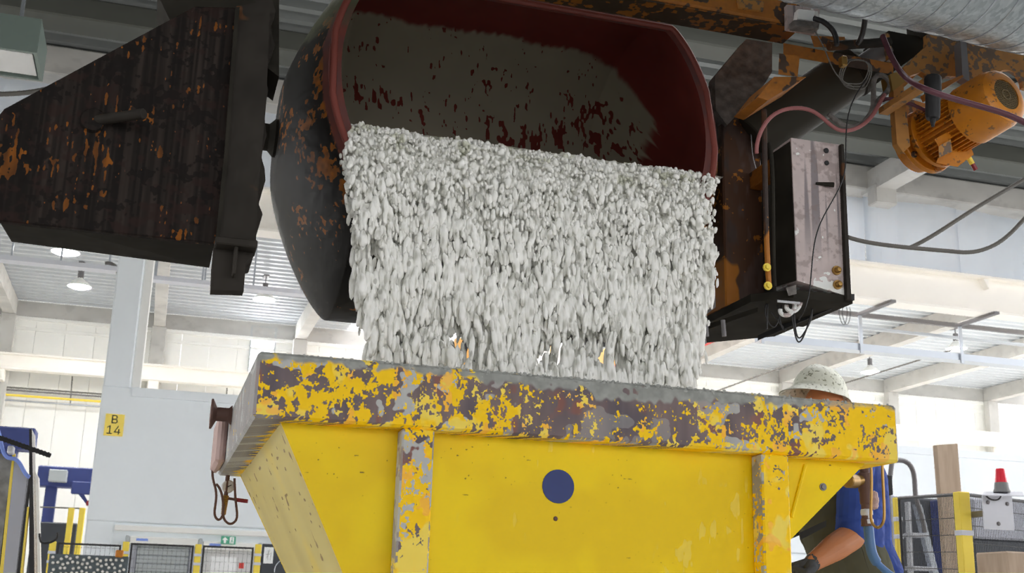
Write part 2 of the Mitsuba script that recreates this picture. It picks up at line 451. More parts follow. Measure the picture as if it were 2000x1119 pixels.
tex('shirt_blue', lambda p, n, uv: mix(C3(54, 84, 168), C3(30, 48, 112), fbm(p.x * 14, p.y * 14, p.z * 9)), 0.8, bump=lambda p, n, uv: fbm(p.x * 16, p.y * 16, p.z * 30), bscale=0.02)
tex('overalls_green', lambda p, n, uv: mix(C3(88, 86, 66), C3(68, 68, 52), fbm(p.x * 8, p.y * 8, p.z * 8)), 0.85, bump=bumpy(14), bscale=0.02)
plain('pocket_dark', (38, 38, 36), 0.9)
plain('glove_grey', (66, 68, 72), 0.8)
tex('helmet_cream', lambda p, n, uv: mix(C3(226, 228, 212), C3(120, 122, 92), 0.8 * smoothstep(0.60, 0.70, fbm(p.x * 110, p.y * 110, p.z * 90)) ), 0.45)
scene['lamp_glass'] = {'type': 'twosided', 'bsdf': {'type': 'diffuse', 'reflectance': {'type': 'rgb', 'value': [0.8, 0.8, 0.8]}}}

# ------------------------------------------------------------------ the hall
YG, YW, ZC1, ZC2 = 16.0, 29.0, 8.02, 7.45
XL, XR = -9.0, 24.5


def deck(x0, x1, y0, y1, z, pitch, depth):
    ys, zs, y = [], [], y0
    while y < y1:
        for a, b in ((0, 0), (0.34, 0), (0.46, 1), (0.88, 1)):
            ys.append(y + a * pitch)
            zs.append(z + b * depth)
        y += pitch
    k = [i for i, v in enumerate(ys) if v <= y1]
    ys, zs = np.array(ys)[k], np.array(zs)[k]
    n = len(ys)
    xs = np.linspace(x0, x1, 13)
    v = np.array([(x, a, b) for x in xs for a, b in zip(ys, zs)])
    f = []
    for c in range(12):
        for i in range(n - 1):
            a = c * n + i
            f += [(a, a + 1, a + n + 1), (a, a + n + 1, a + n)]
    return trimesh.Trimesh(v, f, process=False)


tag(add('floor', box(-14, 40, -9, 32, -0.3, 0), 'floor_concrete'), 'grey concrete hall floor', kind='structure')
# roof decks with unseen openings added between them to let in skylight
for k, (RX0, RX1, a0_, b0_, lab) in enumerate(((XL, 24, 11.0, YG + 0.35, 'ribbed metal roof deck over the casting bay in front of the lintel'), (XL, 24, -8.4, 5.0, 'ribbed metal roof deck above the bucket carriage and the camera'), (XL, 4.0, 5.0, 11.0, 'ribbed metal roof deck left of the added roof opening'))):
    c1 = tag(add('ceiling', deck(RX0, RX1, a0_, b0_, ZC1, 0.34, 0.13), 'deck_dark'), lab, kind='structure')
    add('roof_slab', box(RX0, RX1, a0_, b0_, ZC1 + 0.16, ZC1 + 0.3), 'sheet_white', c1)
for a0_, b0_, lab in ((XL, 4.2, 'ribbed metal roof deck over the left part of the rear bay'), (10.2, 24.5, 'ribbed metal roof deck over the right part of the rear bay')):
    c2 = tag(add('ceiling', deck(a0_, b0_, YG + 0.35, YW, ZC2, 0.30, 0.09), 'deck_metal'), lab, kind='structure')
    add('roof_slab', box(a0_, b0_, YG + 0.4, YW, ZC2 + 0.12, ZC2 + 0.25), 'sheet_white', c2)

# rear wall of sandwich panels, each panel a piece of its own
wb = tag(numbered('wall_back'), 'pale sandwich-panel rear wall of the hall', kind='structure')
pw, x = 0.66, XL
pv = [mikit.ply(box(0, pw - 0.006, YW, YW + 0.12, 0, ZC2 + 0.05, 0.004), 'sheet_white')]
while x < XR:
    scene[numbered('wall_back__panel')] = {**pv[0], 'to_world': T().translate([x, 0, 0])}
    x += pw
add('eaves_trim', box(XL, XR, YW - 0.10, YW, 6.98, 7.06, 0.01), 'sheet_white', wb)
add('eaves_panel', box(XL, XR, YW - 0.05, YW, 7.06, 7.44, 0.01), 'raw_concrete', wb)
add('rail_ledge', box(XL, XR, YW - 0.04, YW, 6.74, 6.82, 0.01), 'sheet_white', wb)
fw = tag(numbered('wall_front'), 'pale front wall behind the camera, unseen, with a gate opening added for daylight', kind='structure')  # gate opening added out of view to set the daylight on the hopper
for a0_, b0_, c0_, d0_ in ((XL, GX0, 0, ZC1), (GX1, 24, 0, ZC1), (GX0, GX1, GZ, ZC1)):
    add('panel', box(a0_, b0_, -8.4, -8.2, c0_, d0_), 'sheet_white', fw)
wl = tag(numbered('wall_left'), 'pale left wall of the hall with an unseen side opening added for daylight', kind='structure')  # side opening added out of view to brighten the lower left
for a0_, b0_, c0_, d0_ in ((-8.4, 1.0, 0, ZC1 + .2), (13.0, YW, 0, ZC1 + .2), (1.0, 13.0, 4.4, ZC1 + .2)):
    add('panel', box(XL - .2, XL, a0_, b0_, c0_, d0_), 'sheet_white', wl)
# bright translucent window strip in the rear wall
w1 = at(497, 600, YW)
w2 = at(541, 600, YW)
wz0, wz1 = at(515, 730, YW)[2], at(515, 641, YW)[2]
wn = tag(numbered('window_1'), 'tall bright daylit window in the rear wall behind the hopper corner', kind='structure')
add('frame', cat(*[box(a, b, YW - 0.05, YW - 0.003, c, d) for a, b, c, d in ((w1[0] - .04, w1[0], wz0, wz1), (w2[0], w2[0] + .04, wz0, wz1), (w1[0] - .04, w2[0] + .04, wz1, wz1 + .04), (w1[0] - .04, w2[0] + .04, wz0 - .04, wz0))]), 'door_grey', wn)
add('pane', box(w1[0], w2[0], YW - 0.03, YW - 0.004, wz0, wz1), 'lamp_glass', wn)
scene['window_1__pane']['emitter'] = {'type': 'area', 'radiance': {'type': 'rgb', 'value': [4.0, 4.1, 4.2]}}

# bay columns, rafters of the rear bay
SP = 3.345
WH = {-1: 'at the far left edge', 0: 'just right of the precast column', 1: 'between bright window and drum', 4: 'first one right of the falling concrete', 5: 'ending left of the worker helmet', 6: 'ending right of the worker helmet', 7: 'at the far right edge'}
for k, wh in WH.items():
    X = -0.31 + SP * k
    if k != 4:
        tag(add('hall_column', box(X - 0.17, X + 0.17, YW - 0.32, YW - 0.101, 0, 7.06, 0.015), 'raw_concrete'), 'pale concrete column against the rear hall wall, ' + wh.replace('ending', 'standing'), 'column', 'columns along the rear wall')
    prof = [(X - 0.13, 7.06), (X + 0.13, 7.06), (X + 0.13, ZC2 - 0.005), (X - 0.13, ZC2 - 0.005)]
    tag(add('roof_rafter', prism(prof, YG + 0.45, YW - 0.06, 0.012), 'raw_concrete'), 'grey concrete rafter under the rear bay deck, ' + wh, 'roof beam', 'rafters of the rear bay')

# dividing line between the bays: lintel, tarpaulin, runway girder
key = add('lintel_beam', box(XL, 24, YG - 0.2, YG + 0.3, 7.56, 7.97, 0.02), 'raw_concrete')
tag(key, 'long pale concrete lintel beam under the near roof deck', 'beam')
key = add('roof_beam', box(XL, 24, 14.35, 14.85, 7.72, 8.01, 0.02), 'beam_grey')
tag(key, 'grey flat beam running along under the near roof deck in front of the lintel', 'beam')
key = add('roof_beam', box(XL, 24, 12.4, 12.8, 7.75, 8.01, 0.02), 'beam_grey')
tag(key, 'grey beam under the near roof deck, closest to the drum', 'beam')
for k, (x0, y0, x1, y1) in enumerate(((1785, 300, 1690, 372),)):
    p, q = at(1700, 385, YG), at(1770, 320, 13.2)
    bx = hull([p + [-.17, 0, 0], p + [.17, 0, 0], p + [-.17, 0, .36], p + [.17, 0, .36], [p[0] - .17, 11.2, p[2]], [p[0] + .17, 11.2, p[2]], [p[0] - .17, 11.2, p[2] + .36], [p[0] + .17, 11.2, p[2] + .36]])
    tag(add('roof_rafter', bx, 'raw_concrete'), 'pale concrete rafter meeting the lintel beam below the orange motor', 'roof beam')
    cb = box(p[0] - .2, p[0] + .2, YG - 0.45, YG - 0.2, 7.25, 7.58, 0.02)
    tag(add('rafter_corbel', cb, 'raw_concrete'), 'short concrete corbel on the lintel under the rafter end', 'corbel')


def tarp(x0, x1, seed):
    n, h = int((x1 - x0) / 0.06), 14
    r = np.random.default_rng(seed)
    ph = r.uniform(0, 6, 4)
    X, Z = np.meshgrid(np.linspace(x0, x1, n), np.linspace(6.34, 7.555, h), indexing='ij')
    d = sum(np.sin(X * w + p + 0.4 * Z) * a for w, p, a in ((2.2, ph[0], .05), (5.1, ph[1], .03), (11, ph[2], .012), (23, ph[3], .006)))
    v = np.stack([X, YG + 0.1 + 0.05 * (seed % 2) + d * (1.35 - 0.5 * (Z - 6.2)), Z], -1).reshape(-1, 3)
    i, j = np.meshgrid(np.arange(n - 1), np.arange(h - 1), indexing='ij')
    q = np.stack([i * h + j, (i + 1) * h + j, (i + 1) * h + j + 1, i * h + j + 1], -1).reshape(-1, 4)
    return trimesh.Trimesh(v, np.vstack([q[:, [0, 1, 2]], q[:, [0, 2, 3]]]), process=False)


xt = [XL, -4.2, 0.4, 5.6, at(1697, 450, YG)[0], at(1881, 500, YG)[0], 17.5, 24]
tl = ['hanging behind the dark plate, beyond the left edge', 'hanging left of the dark plate', 'hanging between plate and drum', 'hanging behind the drum', 'hanging beside the mauve box', 'hanging above the cream girder at right', 'hanging at the far right, past the others']
for k in range(7):
    tag(add('tarpaulin', tarp(xt[k] - 0.06 * (k % 2), xt[k + 1] + 0.06 * (k % 2), k), 'tarp_grey', smooth=True), 'grey-blue folded tarpaulin sheet ' + tl[k], 'tarpaulin', 'tarpaulins between the bays')

g = thing('runway_girder', 'cream steel crane runway girder spanning the hall below the tarpaulins', 'girder')
add('web', box(XL, 24, YG - 0.02, YG + 0.02, 5.74, 6.3), 'cream_paint', g)
add('bottom_flange', box(XL, 24, YG - 0.17, YG + 0.17, 5.70, 5.745, 0.006), 'cream_paint', g)
add('top_flange', box(XL, 24, YG - 0.17, YG + 0.17, 6.30, 6.335, 0.006), 'cream_paint', g)
for xp in (545, 1905):
    X = at(xp, 500, YG)[0]
    add('stiffener', prism([(X, 6.29), (X + .12, 6.29), (X + .1, 6.12)], YG - 0.15, YG - 0.02), 'cream_paint', g)
g = thing('runway_girder', 'white crane runway girder running along the rear hall wall', 'girder')
add('web', box(XL, XR, YW - 0.56, YW - 0.50, 5.76, 6.04), 'cream_paint', g)
add('bottom_flange', box(XL, XR, YW - 0.66, YW - 0.40, 5.70, 5.76, 0.006), 'cream_paint', g)
add('top_flange', box(XL, XR, YW - 0.66, YW - 0.40, 6.04, 6.08, 0.006), 'cream_paint', g)
for k in range(-2, 8):
    X = -0.31 + SP * k
    add('bracket', box(X - .12, X + .12, YW - 0.62, YW - 0.31, 5.45, 5.70, 0.01), 'cream_paint', g)

# precast wall and column in the dividing line
colx0, colx1 = at(214, 660, YG)[0], at(267, 660, YG)[0]
k = thing('precast_column', 'tall pale blue-grey concrete column left of the hopper', 'column')
add('shaft', box(colx0, colx1, YG - 0.2, YG + 0.2, 0, 5.70, 0.02), 'precast', k)
add('corner_guard', box(colx1 + 0.001, colx1 + 0.12, YG - 0.16, YG + 0.05, 3.39, 5.70, 0.01), 'sheet_white', k)
px0 = at(175, 1019, YG)[0]
wf = tag(add('wall_dividing', box(px0 - 0.03, 24, YG - 0.22, YG + 0.15, 1.69, 3.39, 0.015), 'precast'), 'pale precast wall panel across the hall behind the hopper', kind='structure')
add('ledge', box(colx1 + 0.02, 24, YG - 0.24, YG - 0.215, 3.27, 3.39, 0.005), 'precast', wf)
add('plinth', box(px0 - 0.03, 24, YG - 0.18, YG + 0.15, 0, 1.686), 'precast', wf)
cd = at(225, 1027, YG)
add('cable_duct', box(cd[0], 9, YG - 0.25, YG - 0.18, 1.585, 1.655, 0.008), 'sheet_white', wf)

sg = thing('bay_sign', 'square yellow bay sign reading B 14 on the column foot', 'sign')
s0, s1 = at(202, 850, YG - 0.235), at(244, 810, YG - 0.235)
add('plate', box(s0[0], s1[0], YG - 0.238, YG - 0.222, s0[2], s1[2], 0.002), 'sign_yellow', sg)


def lettering(text, height, x, y, z, bsdf, parent, name='lettering', center=True, rot=None):
    m = meshkit.text_mesh(text, height, 0.003)
    v = m.vertices.copy()
    if center:
        v[:, 0] -= (v[:, 0].min() + v[:, 0].max()) / 2
    m.vertices = np.c_[v[:, 0] + x, y - v[:, 2], v[:, 1] + z]
    return add(name, m, bsdf, parent)


cx, hh = (s0[0] + s1[0]) / 2, s1[2] - s0[2]
lettering('B', hh * 0.38, cx, YG - 0.237, s0[2] + hh * 0.57, 'black_matte', sg)
lettering('14', hh * 0.38, cx, YG - 0.237, s0[2] + hh * 0.08, 'black_matte', sg)

# doors and their gear in the plinth wall
FD = YG - 0.18
for n, (a, b, top, lab) in enumerate(((268, 372, 1062, 'grey ribbed roller door in the plinth wall left of the exit sign'), (396, 500, 1072, 'pale glazed door under the exit sign'))):
    p, q = at(a, top, FD), at(b, top, FD)
    d = tag(numbered(f'door_{n + 1}'), lab, kind='structure')
    add('frame', cat(box(p[0] - .06, p[0], FD - .07, FD, 0, p[2] + .05), box(q[0], q[0] + .06, FD - .07, FD, 0, p[2] + .05), box(p[0] - .06, q[0] + .06, FD - .07, FD, p[2], p[2] + .06)), 'form_face', d)
    if n == 0:
        z = 0.0
        while z < p[2] - 0.01:
            add('slat', box(p[0], q[0], FD - .05, FD, z, min(z + .095, p[2]), 0.012), 'door_grey', d)
            z += 0.1
    else:
        add('leaf', box(p[0], (p[0] + q[0]) / 2 - .004, FD - .04, FD, 0, p[2], 0.008), 'door_pane', d)
        add('leaf', box((p[0] + q[0]) / 2 + .004, q[0], FD - .04, FD, 0, p[2], 0.008), 'door_pane', d)
        r = at(435, 1105, FD - .045)
        add('notice', box(r[0] - .16, r[0] + .16, FD - .046, FD - .04, r[2] - .09, r[2] + .11), 'white_print', d)
        r = at(457, 1108, FD - .045)
        add('notice', box(r[0] + .06, r[0] + .12, FD - .046, FD - .04, r[2] - .01, r[2] + .06), 'line_red', d)
for (a, b, y, lab) in ((253, 388, 1054, 'long white lamp housing above the grey roller door'), (396, 504, 1064, 'long white lamp housing above the glazed door')):
    p, q = at(a, y, FD - .1), at(b, y, FD - .1)
    t = thing('lamp_housing', lab, 'lamp')
    add('body', box(p[0], q[0], FD - .14, FD - .005, p[2] - .055, p[2] + .045, 0.012), 'sheet_white', t)
    add('end_cap', box(p[0] - .05, p[0] - .002, FD - .15, FD - .005, p[2] - .06, p[2] + .05, 0.01), 'door_grey', t)
    add('end_cap', box(q[0] + .002, q[0] + .05, FD - .15, FD - .005, p[2] - .06, p[2] + .05, 0.01), 'door_grey', t)
    add('label_strip', box(p[0] + .08, p[0] + .22, FD - .143, FD - .139, p[2] - .01, p[2] + .02), 'rope_blue', t)
e0, e1 = at(431, 1062, FD - .16), at(461, 1048, FD - .16)
t = thing('exit_sign', 'green emergency exit sign with white arrow on the lamp housing', 'sign')
add('plate', box(e0[0], e1[0], FD - .165, FD - .145, e0[2], e1[2], 0.002), 'exit_green', t)
ew, eh, ex, ez = e1[0] - e0[0], e1[2] - e0[2], e0[0], e0[2]
arrow = Polygon([(.27, .92), (.06, .5), (.19, .5), (.19, .1), (.35, .1), (.35, .5), (.48, .5)])
add('arrow', prism([(ex + a * ew, ez + b * eh) for a, b in arrow.exterior.coords[:-1]], FD - .168, FD - .164), 'white_print', t)
add('doorway', box(ex + ew * .58, ex + ew * .88, FD - .168, FD - .164, ez + eh * .08, ez + eh * .92), 'white_print', t)
man = [[(.72, .62), (.76, .62), (.78, .40), (.70, .40)], [(.70, .42), (.74, .42), (.68, .14), (.64, .14)], [(.75, .42), (.79, .42), (.84, .2), (.80, .2)], [(.72, .8), (.78, .8), (.78, .68), (.72, .68)]]
add('running_figure', cat(*[prism([(ex + a * ew, ez + b * eh) for a, b in q], FD - .171, FD - .167) for q in man]), 'exit_green', t)
# dark board with a white sheet, right of the doors
p0, p1 = at(512, 1062, FD - .02), at(600, 1072, FD - .02)
tag(add('notice_board', box(p0[0], p1[0], FD - .05, FD - .004, 0.1, p0[2], 0.01), 'charcoal'), 'charcoal board on the plinth wall right of the exit door', 'board')
p0, p1 = at(514, 1100, FD - .06), at(535, 1069, FD - .06)
t = thing('paper_sheet', 'white paper sheet pinned on the charcoal board', 'paper')
add('sheet', box(p0[0], p1[0], FD - .056, FD - .051, p0[2], p1[2]), 'white_print', t)
add('drawing', cat(*[tube(np.array([[p0[0] + a * (p1[0] - p0[0]), FD - .057, p0[2] + b * (p1[2] - p0[2])] for a, b in l]), 0.0025, 4) for l in
    ([(.45, .15), (.45, .8)], [(.2, .55), (.8, .6)], [(.3, .3), (.6, .85)], [(.7, .2), (.8, .7)])]), 'grey_cable', t)
c = pxcurve([(536, 1118, FD - .1), (542, 1100, FD - .1), (556, 1092, FD - .1), (575, 1090, FD - .1)], 20)
tag(add('board_cable', tube(c, 0.006, 6), 'pale_zinc'), 'thin pale curved cable in front of the charcoal board', 'cable')

# pipes on the rear wall and their hangers
for k, (y, r, m, lab) in enumerate(((755, .02, 'grey_cable', 'thin grey pipe on the rear wall, upper of three'), (760, .022, 'steel_grey', 'thin brownish pipe on the rear wall, middle of three'), (770, .028, 'post_yellow', 'yellow gas pipe along the rear wall'), (780, .02, 'zinc', 'grey cable rail along the rear wall under the yellow pipe'))):
    z = at(0, y, YW - .2)[2]
    tag(add('wall_pipe', cyl((XL, YW - .2, z), (9, YW - .2, z), r, 10), m), lab, 'pipe')
for xp, lab in ((140, 'thin hanger rod holding the wall pipes left of the column'), (444, 'thin hanger rod on the rear wall just left of the hopper')):
    a = at(xp + 2, 730, YW - .2)
    b = at(xp - 3, 792, YW - .2)
    tag(add('hanger_rod', cyl((a[0], a[1], 5.72), b, 0.014, 8), 'grey_cable'), lab, 'rod')

# cable trays and rails of the rear bay
t = thing('cable_tray', 'long grey cable tray hanging at right under the cream girder', 'cable tray')
YT = YG + 0.8
ta = at(1480, 660, YT)
tz, tx0, tx1 = ta[2], ta[0], 22.0
add('tray', cat(box(tx0, tx1, YT - .12, YT - .1, tz - .06, tz + .05), box(tx0, tx1, YT + .1, YT + .12, tz - .06, tz + .05), box(tx0, tx1, YT - .12, YT + .12, tz - .065, tz - .055)), 'zinc', t)
for xp in (1480, 1671, 1864):
    X = at(xp, 640, YT)[0]
    add('hanger', box(X - .03, X + .03, YT - .16, YT - .122, tz - .12, 5.70, 0.004), 'zinc', t)
    add('clamp', box(X - .05, X + .05, YG - .3, YT - .1, 5.655, 5.70, 0.004), 'steel_grey', t)
for y0, m, r, lab in ((607, 'steel_grey', .035, 'grey conduit rail right under the cream girder'), (632, 'zinc', .022, 'thin grey conduit rail between girder and cable tray')):
    a = at(1610, y0, YT + .15)
    tag(add('conduit_rail', box(a[0] - 1.2, 22, YT + .13, YT + .2, a[2] - r, a[2] + r), m), lab, 'rail')
c = [pxcurve([(1645 + d, 600, YG), (1645 + d, 622, YG), (1652 + d, 634, YG), (1658 + d, 620, YG), (1657 + d, 600, YG)], 20) for d in (-4, 2)]
tag(add('wire_loop', cat(*[tube(q, 0.006, 5) for q in c]), 'black_wire'), 'small black wire loops hanging under the cream girder', 'wire')
t = thing('cable_tray', 'narrow cable tray under the rear deck at upper left below the dark plate', 'cable tray')
a = at(0, 503, 21.0)
add('tray', box(XL, a[0] + 2.0, 20.9, 21.15, a[2] - .05, a[2] + .03), 'pale_zinc', t)
for k in range(9):
    add('hanger', box(XL + 3 + k * .8, XL + 3.03 + k * .8, 21.16, 21.19, a[2], ZC2), 'zinc', t)
t = thing('cable_tray', 'cable tray under the rear deck seen between column and drum', 'cable tray')
a = at(300, 543, 22.0)
add('tray', box(a[0] - .3, a[0] + 4.4, 21.9, 22.15, a[2] - .05, a[2] + .03), 'pale_zinc', t)
for k in range(5):
    add('hanger', box(a[0] + k * .9, a[0] + k * .9 + .03, 22.16, 22.19, a[2], ZC2), 'zinc', t)
cr = pxcurve([(205, 514, 21.), (222, 517, 21.), (229, 527, 21.), (231, 545, 21.)], 16)
tag(add('bent_conduit', tube(cr, 0.03, 8), 'grey_cable'), 'grey conduit bending down beside the column top', 'conduit')
for (a, b, lab) in (((1560, 705), (1390, 765), 'thin suspension wire under the rear deck left of the pendant lamp'), ((1860, 683), (1650, 745), 'dark lamp cable slanting under the rear deck at right')):
    p, q = at(*a, 22.0), at(*b, 28.5)
    q[0] = p[0]
    q[2] = p[2]
    q[1] = YW - .06
    tag(add('lamp_cable', cyl(p, q, 0.018, 6), 'grey_cable'), lab, 'cable')


# high-bay lamps
def lamp(xp, yp, Y, lab, r=0.24, power=1.0, pos=None):
    p = atz(xp, yp, 6.95) if pos is None else np.array(pos)
    t = thing('highbay_lamp', lab, 'lamp', 'added fill lamps of the rear bay' if pos is not None else None)
    add('shade', lathe([(0.05, .20), (.07, .16), (r * .7, .09), (r, .0), (r * .98, .0), (r * .68, .08), (0, .1)], p, n=24), 'sheet_white', t)
    add('housing', cyl(p + [0, 0, .17], p + [0, 0, .36], .06, 16, .01), 'steel_grey', t)
    top = ZC2 - .02
    add('mount_plate', box(p[0] - .06, p[0] + .06, p[1] - .17, p[1] + .17, ZC2 - .021, ZC2 - .001, .004), 'steel_grey', t)
    add('rod', cyl(p + [0, 0, .35], [p[0], p[1], top], .012, 6), 'steel_grey', t)
    k = add('diffuser', lathe([(0, -.05), (r * .6, -.035), (r * .93, -.005), (r * .9, .03), (0, .04)], p, n=24), 'lamp_glass', t)
    scene[k]['emitter'] = {'type': 'area', 'radiance': {'type': 'rgb', 'value': [LAMP * power, LAMP * power, LAMP * power * .96]}}


lamp(128, 493, 24.0, 'glowing oval high-bay lamp just under the dark plate', .26)
lamp(155, 560, 27.3, 'glowing high-bay lamp lower left near the column top')
lamp(1700, 727, 24.0, 'high-bay lamp with grey housing above the worker')
lamp(1868, 681, 21.5, 'high-bay lamp behind the cable tray hanger at right')
lamp(516, 585, 26.5, 'high-bay lamp hanging above the bright window', .24, .4)
lamp(0, 0, 22.5, 'added fill lamp of the rear bay, unseen behind the falling concrete', pos=(10.6, 22.5, 6.9), power=1.5)  # extra lamp added out of sight to brighten the rear bay
for X, Y_, wh in ((16.5, 17.8, 'nearest'), (19.0, 19.5, 'middle'), (22.0, 21.5, 'farthest')):
    lamp(0, 0, Y_, wh + ' of three added fill lamps beyond the right edge', pos=(X, Y_, 6.9), power=1.6)  # unseen lamps added to lift the background at right

# sheet-metal boxes under the near roof
for (a, b, c_, d, Y, lab) in ((-30, 76, 52, 104, 13.2, 'greenish sheet-metal box lamp under the roof at upper left'), (1292, 1392, 44, 84, 13.2, 'grey sheet-metal box lamp under the roof above the drum shoulder')):
    p, q = at(a, (c_ + d) / 2, Y), at(b, (c_ + d) / 2, Y)
    t = thing('box_lamp', lab, 'lamp')
    zz = at(b, d, Y)[2]
    add('casing', cat(box(p[0], q[0], Y, Y + .04, zz, zz + .42), box(p[0], p[0] + .04, Y, Y + .8, zz, zz + .42), box(q[0] - .04, q[0], Y, Y + .8, zz, zz + .42), box(p[0], q[0], Y + .76, Y + .8, zz, zz + .42), box(p[0], q[0], Y, Y + .8, zz + .38, zz + .42)), 'box_green', t)
    add('louvre', box(p[0] + .06, q[0] - .06, Y + .1, Y + .7, zz + .02, zz + .05), 'door_pane', t)
    add('hanger', box((p[0] + q[0]) / 2 - .02, (p[0] + q[0]) / 2 + .02, Y + .38, Y + .42, zz + .42, ZC1 + .01), 'zinc', t)
c = pxcurve([(-60, 184, 15.6), (40, 182, 15.6), (90, 174, 15.6), (170, 150, 15.6)], 24)
tag(add('hall_cable', tube(c, 0.035, 8), 'grey_cable'), 'grey cable sagging across the tarpaulin at upper left', 'cable')

# distant items seen through gaps: blue portal crane, machine guards
YB = 24.0
t = thing('portal_crane', 'blue portal crane with girder and leg beyond the formwork at far left', 'crane')
p, q = at(-40, 885, 20.), at(70, 836, 20.)
add('girder', box(p[0], q[0], 20., 20.5, at(30, 876, 20)[2], q[2], 0.02), 'blue_crane_paint', t)
p2, q2 = at(-60, 985, 20.1), at(33, 870, 20.1)
add('leg', prism([(p2[0], 0), (q2[0] - .1, 0), (q2[0], q2[2]), (p2[0], q2[2])], 20.1, 20.45), 'blue_crane_paint', t)
t = thing('portal_crane', 'low blue crane girder with control box left of the precast wall', 'crane')
p, q = at(70, 948, YB), at(240, 928, YB)
add('girder', box(p[0], q[0] + 6, YB, YB + .4, p[2], p[2] + .38, 0.02), 'blue_crane_paint', t)
b = at(200, 955, YB - .06)
add('end_carriage', box(at(140, 950, YB)[0], q[0] + 6, YB - .08, YB - .002, b[2] - .12, b[2] + .12, 0.02), 'blue_crane_paint', t)
add('brace', hull([at(145, 955, YB - .04) + [0, d, 0] for d in (0, .1)] + [at(158, 955, YB - .04) + [0, d, 0] for d in (0, .1)] + [at(178, 990, YB - .04) + [0, d, 0] for d in (0, .1)] + [at(168, 984, YB - .04) + [0, d, 0] for d in (0, .1)]), 'blue_crane_paint', t)
b = at(113, 930, YB - .2)
add('control_box', box(b[0] - .16, b[0] + .16, YB - .25, YB - .01, b[2] - .1, b[2] + .12, 0.01), 'door_grey', t)
b = at(174, 983, YB - .1)
add('end_lamp', lathe([(0, -.06), (.05, -.04), (.06, 0), (.05, .04), (0, .06)], b, n=12), 'handle_red', t)
b0, b1 = at(80, 930, YB), at(240, 930, YB)
for x_ in (b0[0] + .1, b1[0] + 4):
    add('support', box(x_, x_ + .2, YB + .1, YB + .3, 0, b0[2]), 'blue_crane_paint', t)
p, q = at(60, 1050, 22.), at(152, 1022, 22.)
tag(add('machine_cabinet', box(p[0], q[0], 22., 22.6, 0, q[2], 0.02), 'charcoal'), 'charcoal machine cabinet behind the far yellow posts', 'cabinet')
for xa, xb, lab in ((134, 140, 'slim yellow guard post behind, left of the pair'), (156, 161, 'slim yellow guard post behind, beside the precast wall')):
    p = at((xa + xb) / 2 + 3, 992, 20.5)
    tag(add('guard_post', box(p[0] - .045, p[0] + .045, 20.45, 20.55, 0, p[2], 0.008), 'post_yellow'), lab, 'post')
a, b = at(75, 990, 20.5), at(162, 993, 20.5)
tag(add('guard_rail', cyl(a, b, .012, 6), 'grey_cable'), 'thin rail joining the two far yellow posts', 'rail')
# crane bits glimpsed behind the falling concrete
p = [at(x, y, 21) for x, y in ((1335, 668), (1420, 640), (1420, 652), (1335, 700))]
YO = 16.6
q0, q1 = at(1345, 690, YO), at(1420, 655, YO)
t = thing('overhead_crane', 'pale orange overhead crane girder glimpsed behind the falling concrete at right', 'crane')
cz0 = at(1400, 664, YO)[2]
X0 = at(1400, 664, YO)[0]
add('girder', box(X0 - .6, X0, YO, YW - .7, cz0 + .06, cz0 + .5, 0.02), 'hook_orange', t)
add('bottom_flange', box(X0 - .64, X0 + .04, YO - .02, YW - .7, cz0, cz0 + .06, 0.01), 'line_red', t)
for y_ in (18.5, 24.0):
    add('suspension_beam', box(3.95, 10.45, y_ - .17, y_ + .17, ZC2 - .10, ZC2 - .001), 'hook_orange', t)
    add('suspension_rod', cyl((X0 - .3, y_, cz0 + .5), (X0 - .3, y_, ZC2), .03, 8), 'hook_orange', t)
hb = at(915, 688, 17.6)
t = thing('hook_block', 'orange and black striped crane hook block glimpsed through the falling concrete', 'hook block')
for k in range(6):
    add('stripe', hull([(hb[0] - .3 + k * .11 + s, y, hb[2] + z) for s, z in ((0, -.25), (.105, -.25), (.205, .22), (.1, .22)) for y in (17.6, 17.75)]), 'hook_orange' if k % 2 == 0 else 'black_matte', t)
add('rope', cyl((hb[0], 17.68, hb[2] + .2), (hb[0], 17.68, ZC2 - .1), .02, 8), 'steel_grey', t)
add('hoist_beam', box(3.4, hb[0] + .3, 17.55, 17.8, ZC2 - .12, ZC2 - .001, .01), 'hook_orange', t)

# safety fence in front of the doors at left
YF = 14.2
posts = [(104, 1057), (247, 1058), (388, 1063), (505, 1063)]
px_ = []
for k, (xp, yp) in enumerate(posts):
    p = at(xp, yp, YF)
    px_.append(p)
    t = thing('fence_post', 'yellow fence post ' + ['behind the left end of the studded board', 'at the right end of the studded board', 'between roller door and exit door', 'beside the paper sheet'][k], 'post')
    add('post', box(p[0] - .035, p[0] + .035, YF - .035, YF + .035, 0, p[2], 0.006), 'post_yellow', t)
    for dz in (.12, .22):
        add('clip', box(p[0] - .04, p[0] + .04, YF - .045, YF - .03, p[2] - dz - .015, p[2] - dz + .015), 'pale_zinc', t)
for k in range(3):
    a, b = px_[k], px_[k + 1]
    t = thing('mesh_fence', 'black wire mesh fence panel ' + ['behind the studded board', 'in front of the grey roller door', 'in front of the glazed exit door'][k], 'fence')
    x0, x1, zt = a[0] + .05, b[0] - .05, a[2] - .01
    add('frame', cat(box(x0, x1, YF - .01, YF + .01, zt - .02, zt), box(x0, x0 + .02, YF - .01, YF + .01, .1, zt), box(x1 - .02, x1, YF - .01, YF + .01, .1, zt), box(x0, x1, YF - .01, YF + .01, .1, .12)), 'black_wire', t)
    w = [box(x, x + .003, YF - .0015, YF + .0015, .11, zt - .01) for x in np.arange(x0 + .05, x1 - .03, .05)] + [box(x0 + .01, x1 - .01, YF - .0015, YF + .0015, z, z + .003) for z in np.arange(.2, zt, .1)]
    tag(add('mesh_wires', cat(*w), 'black_wire', t), kind='stuff')
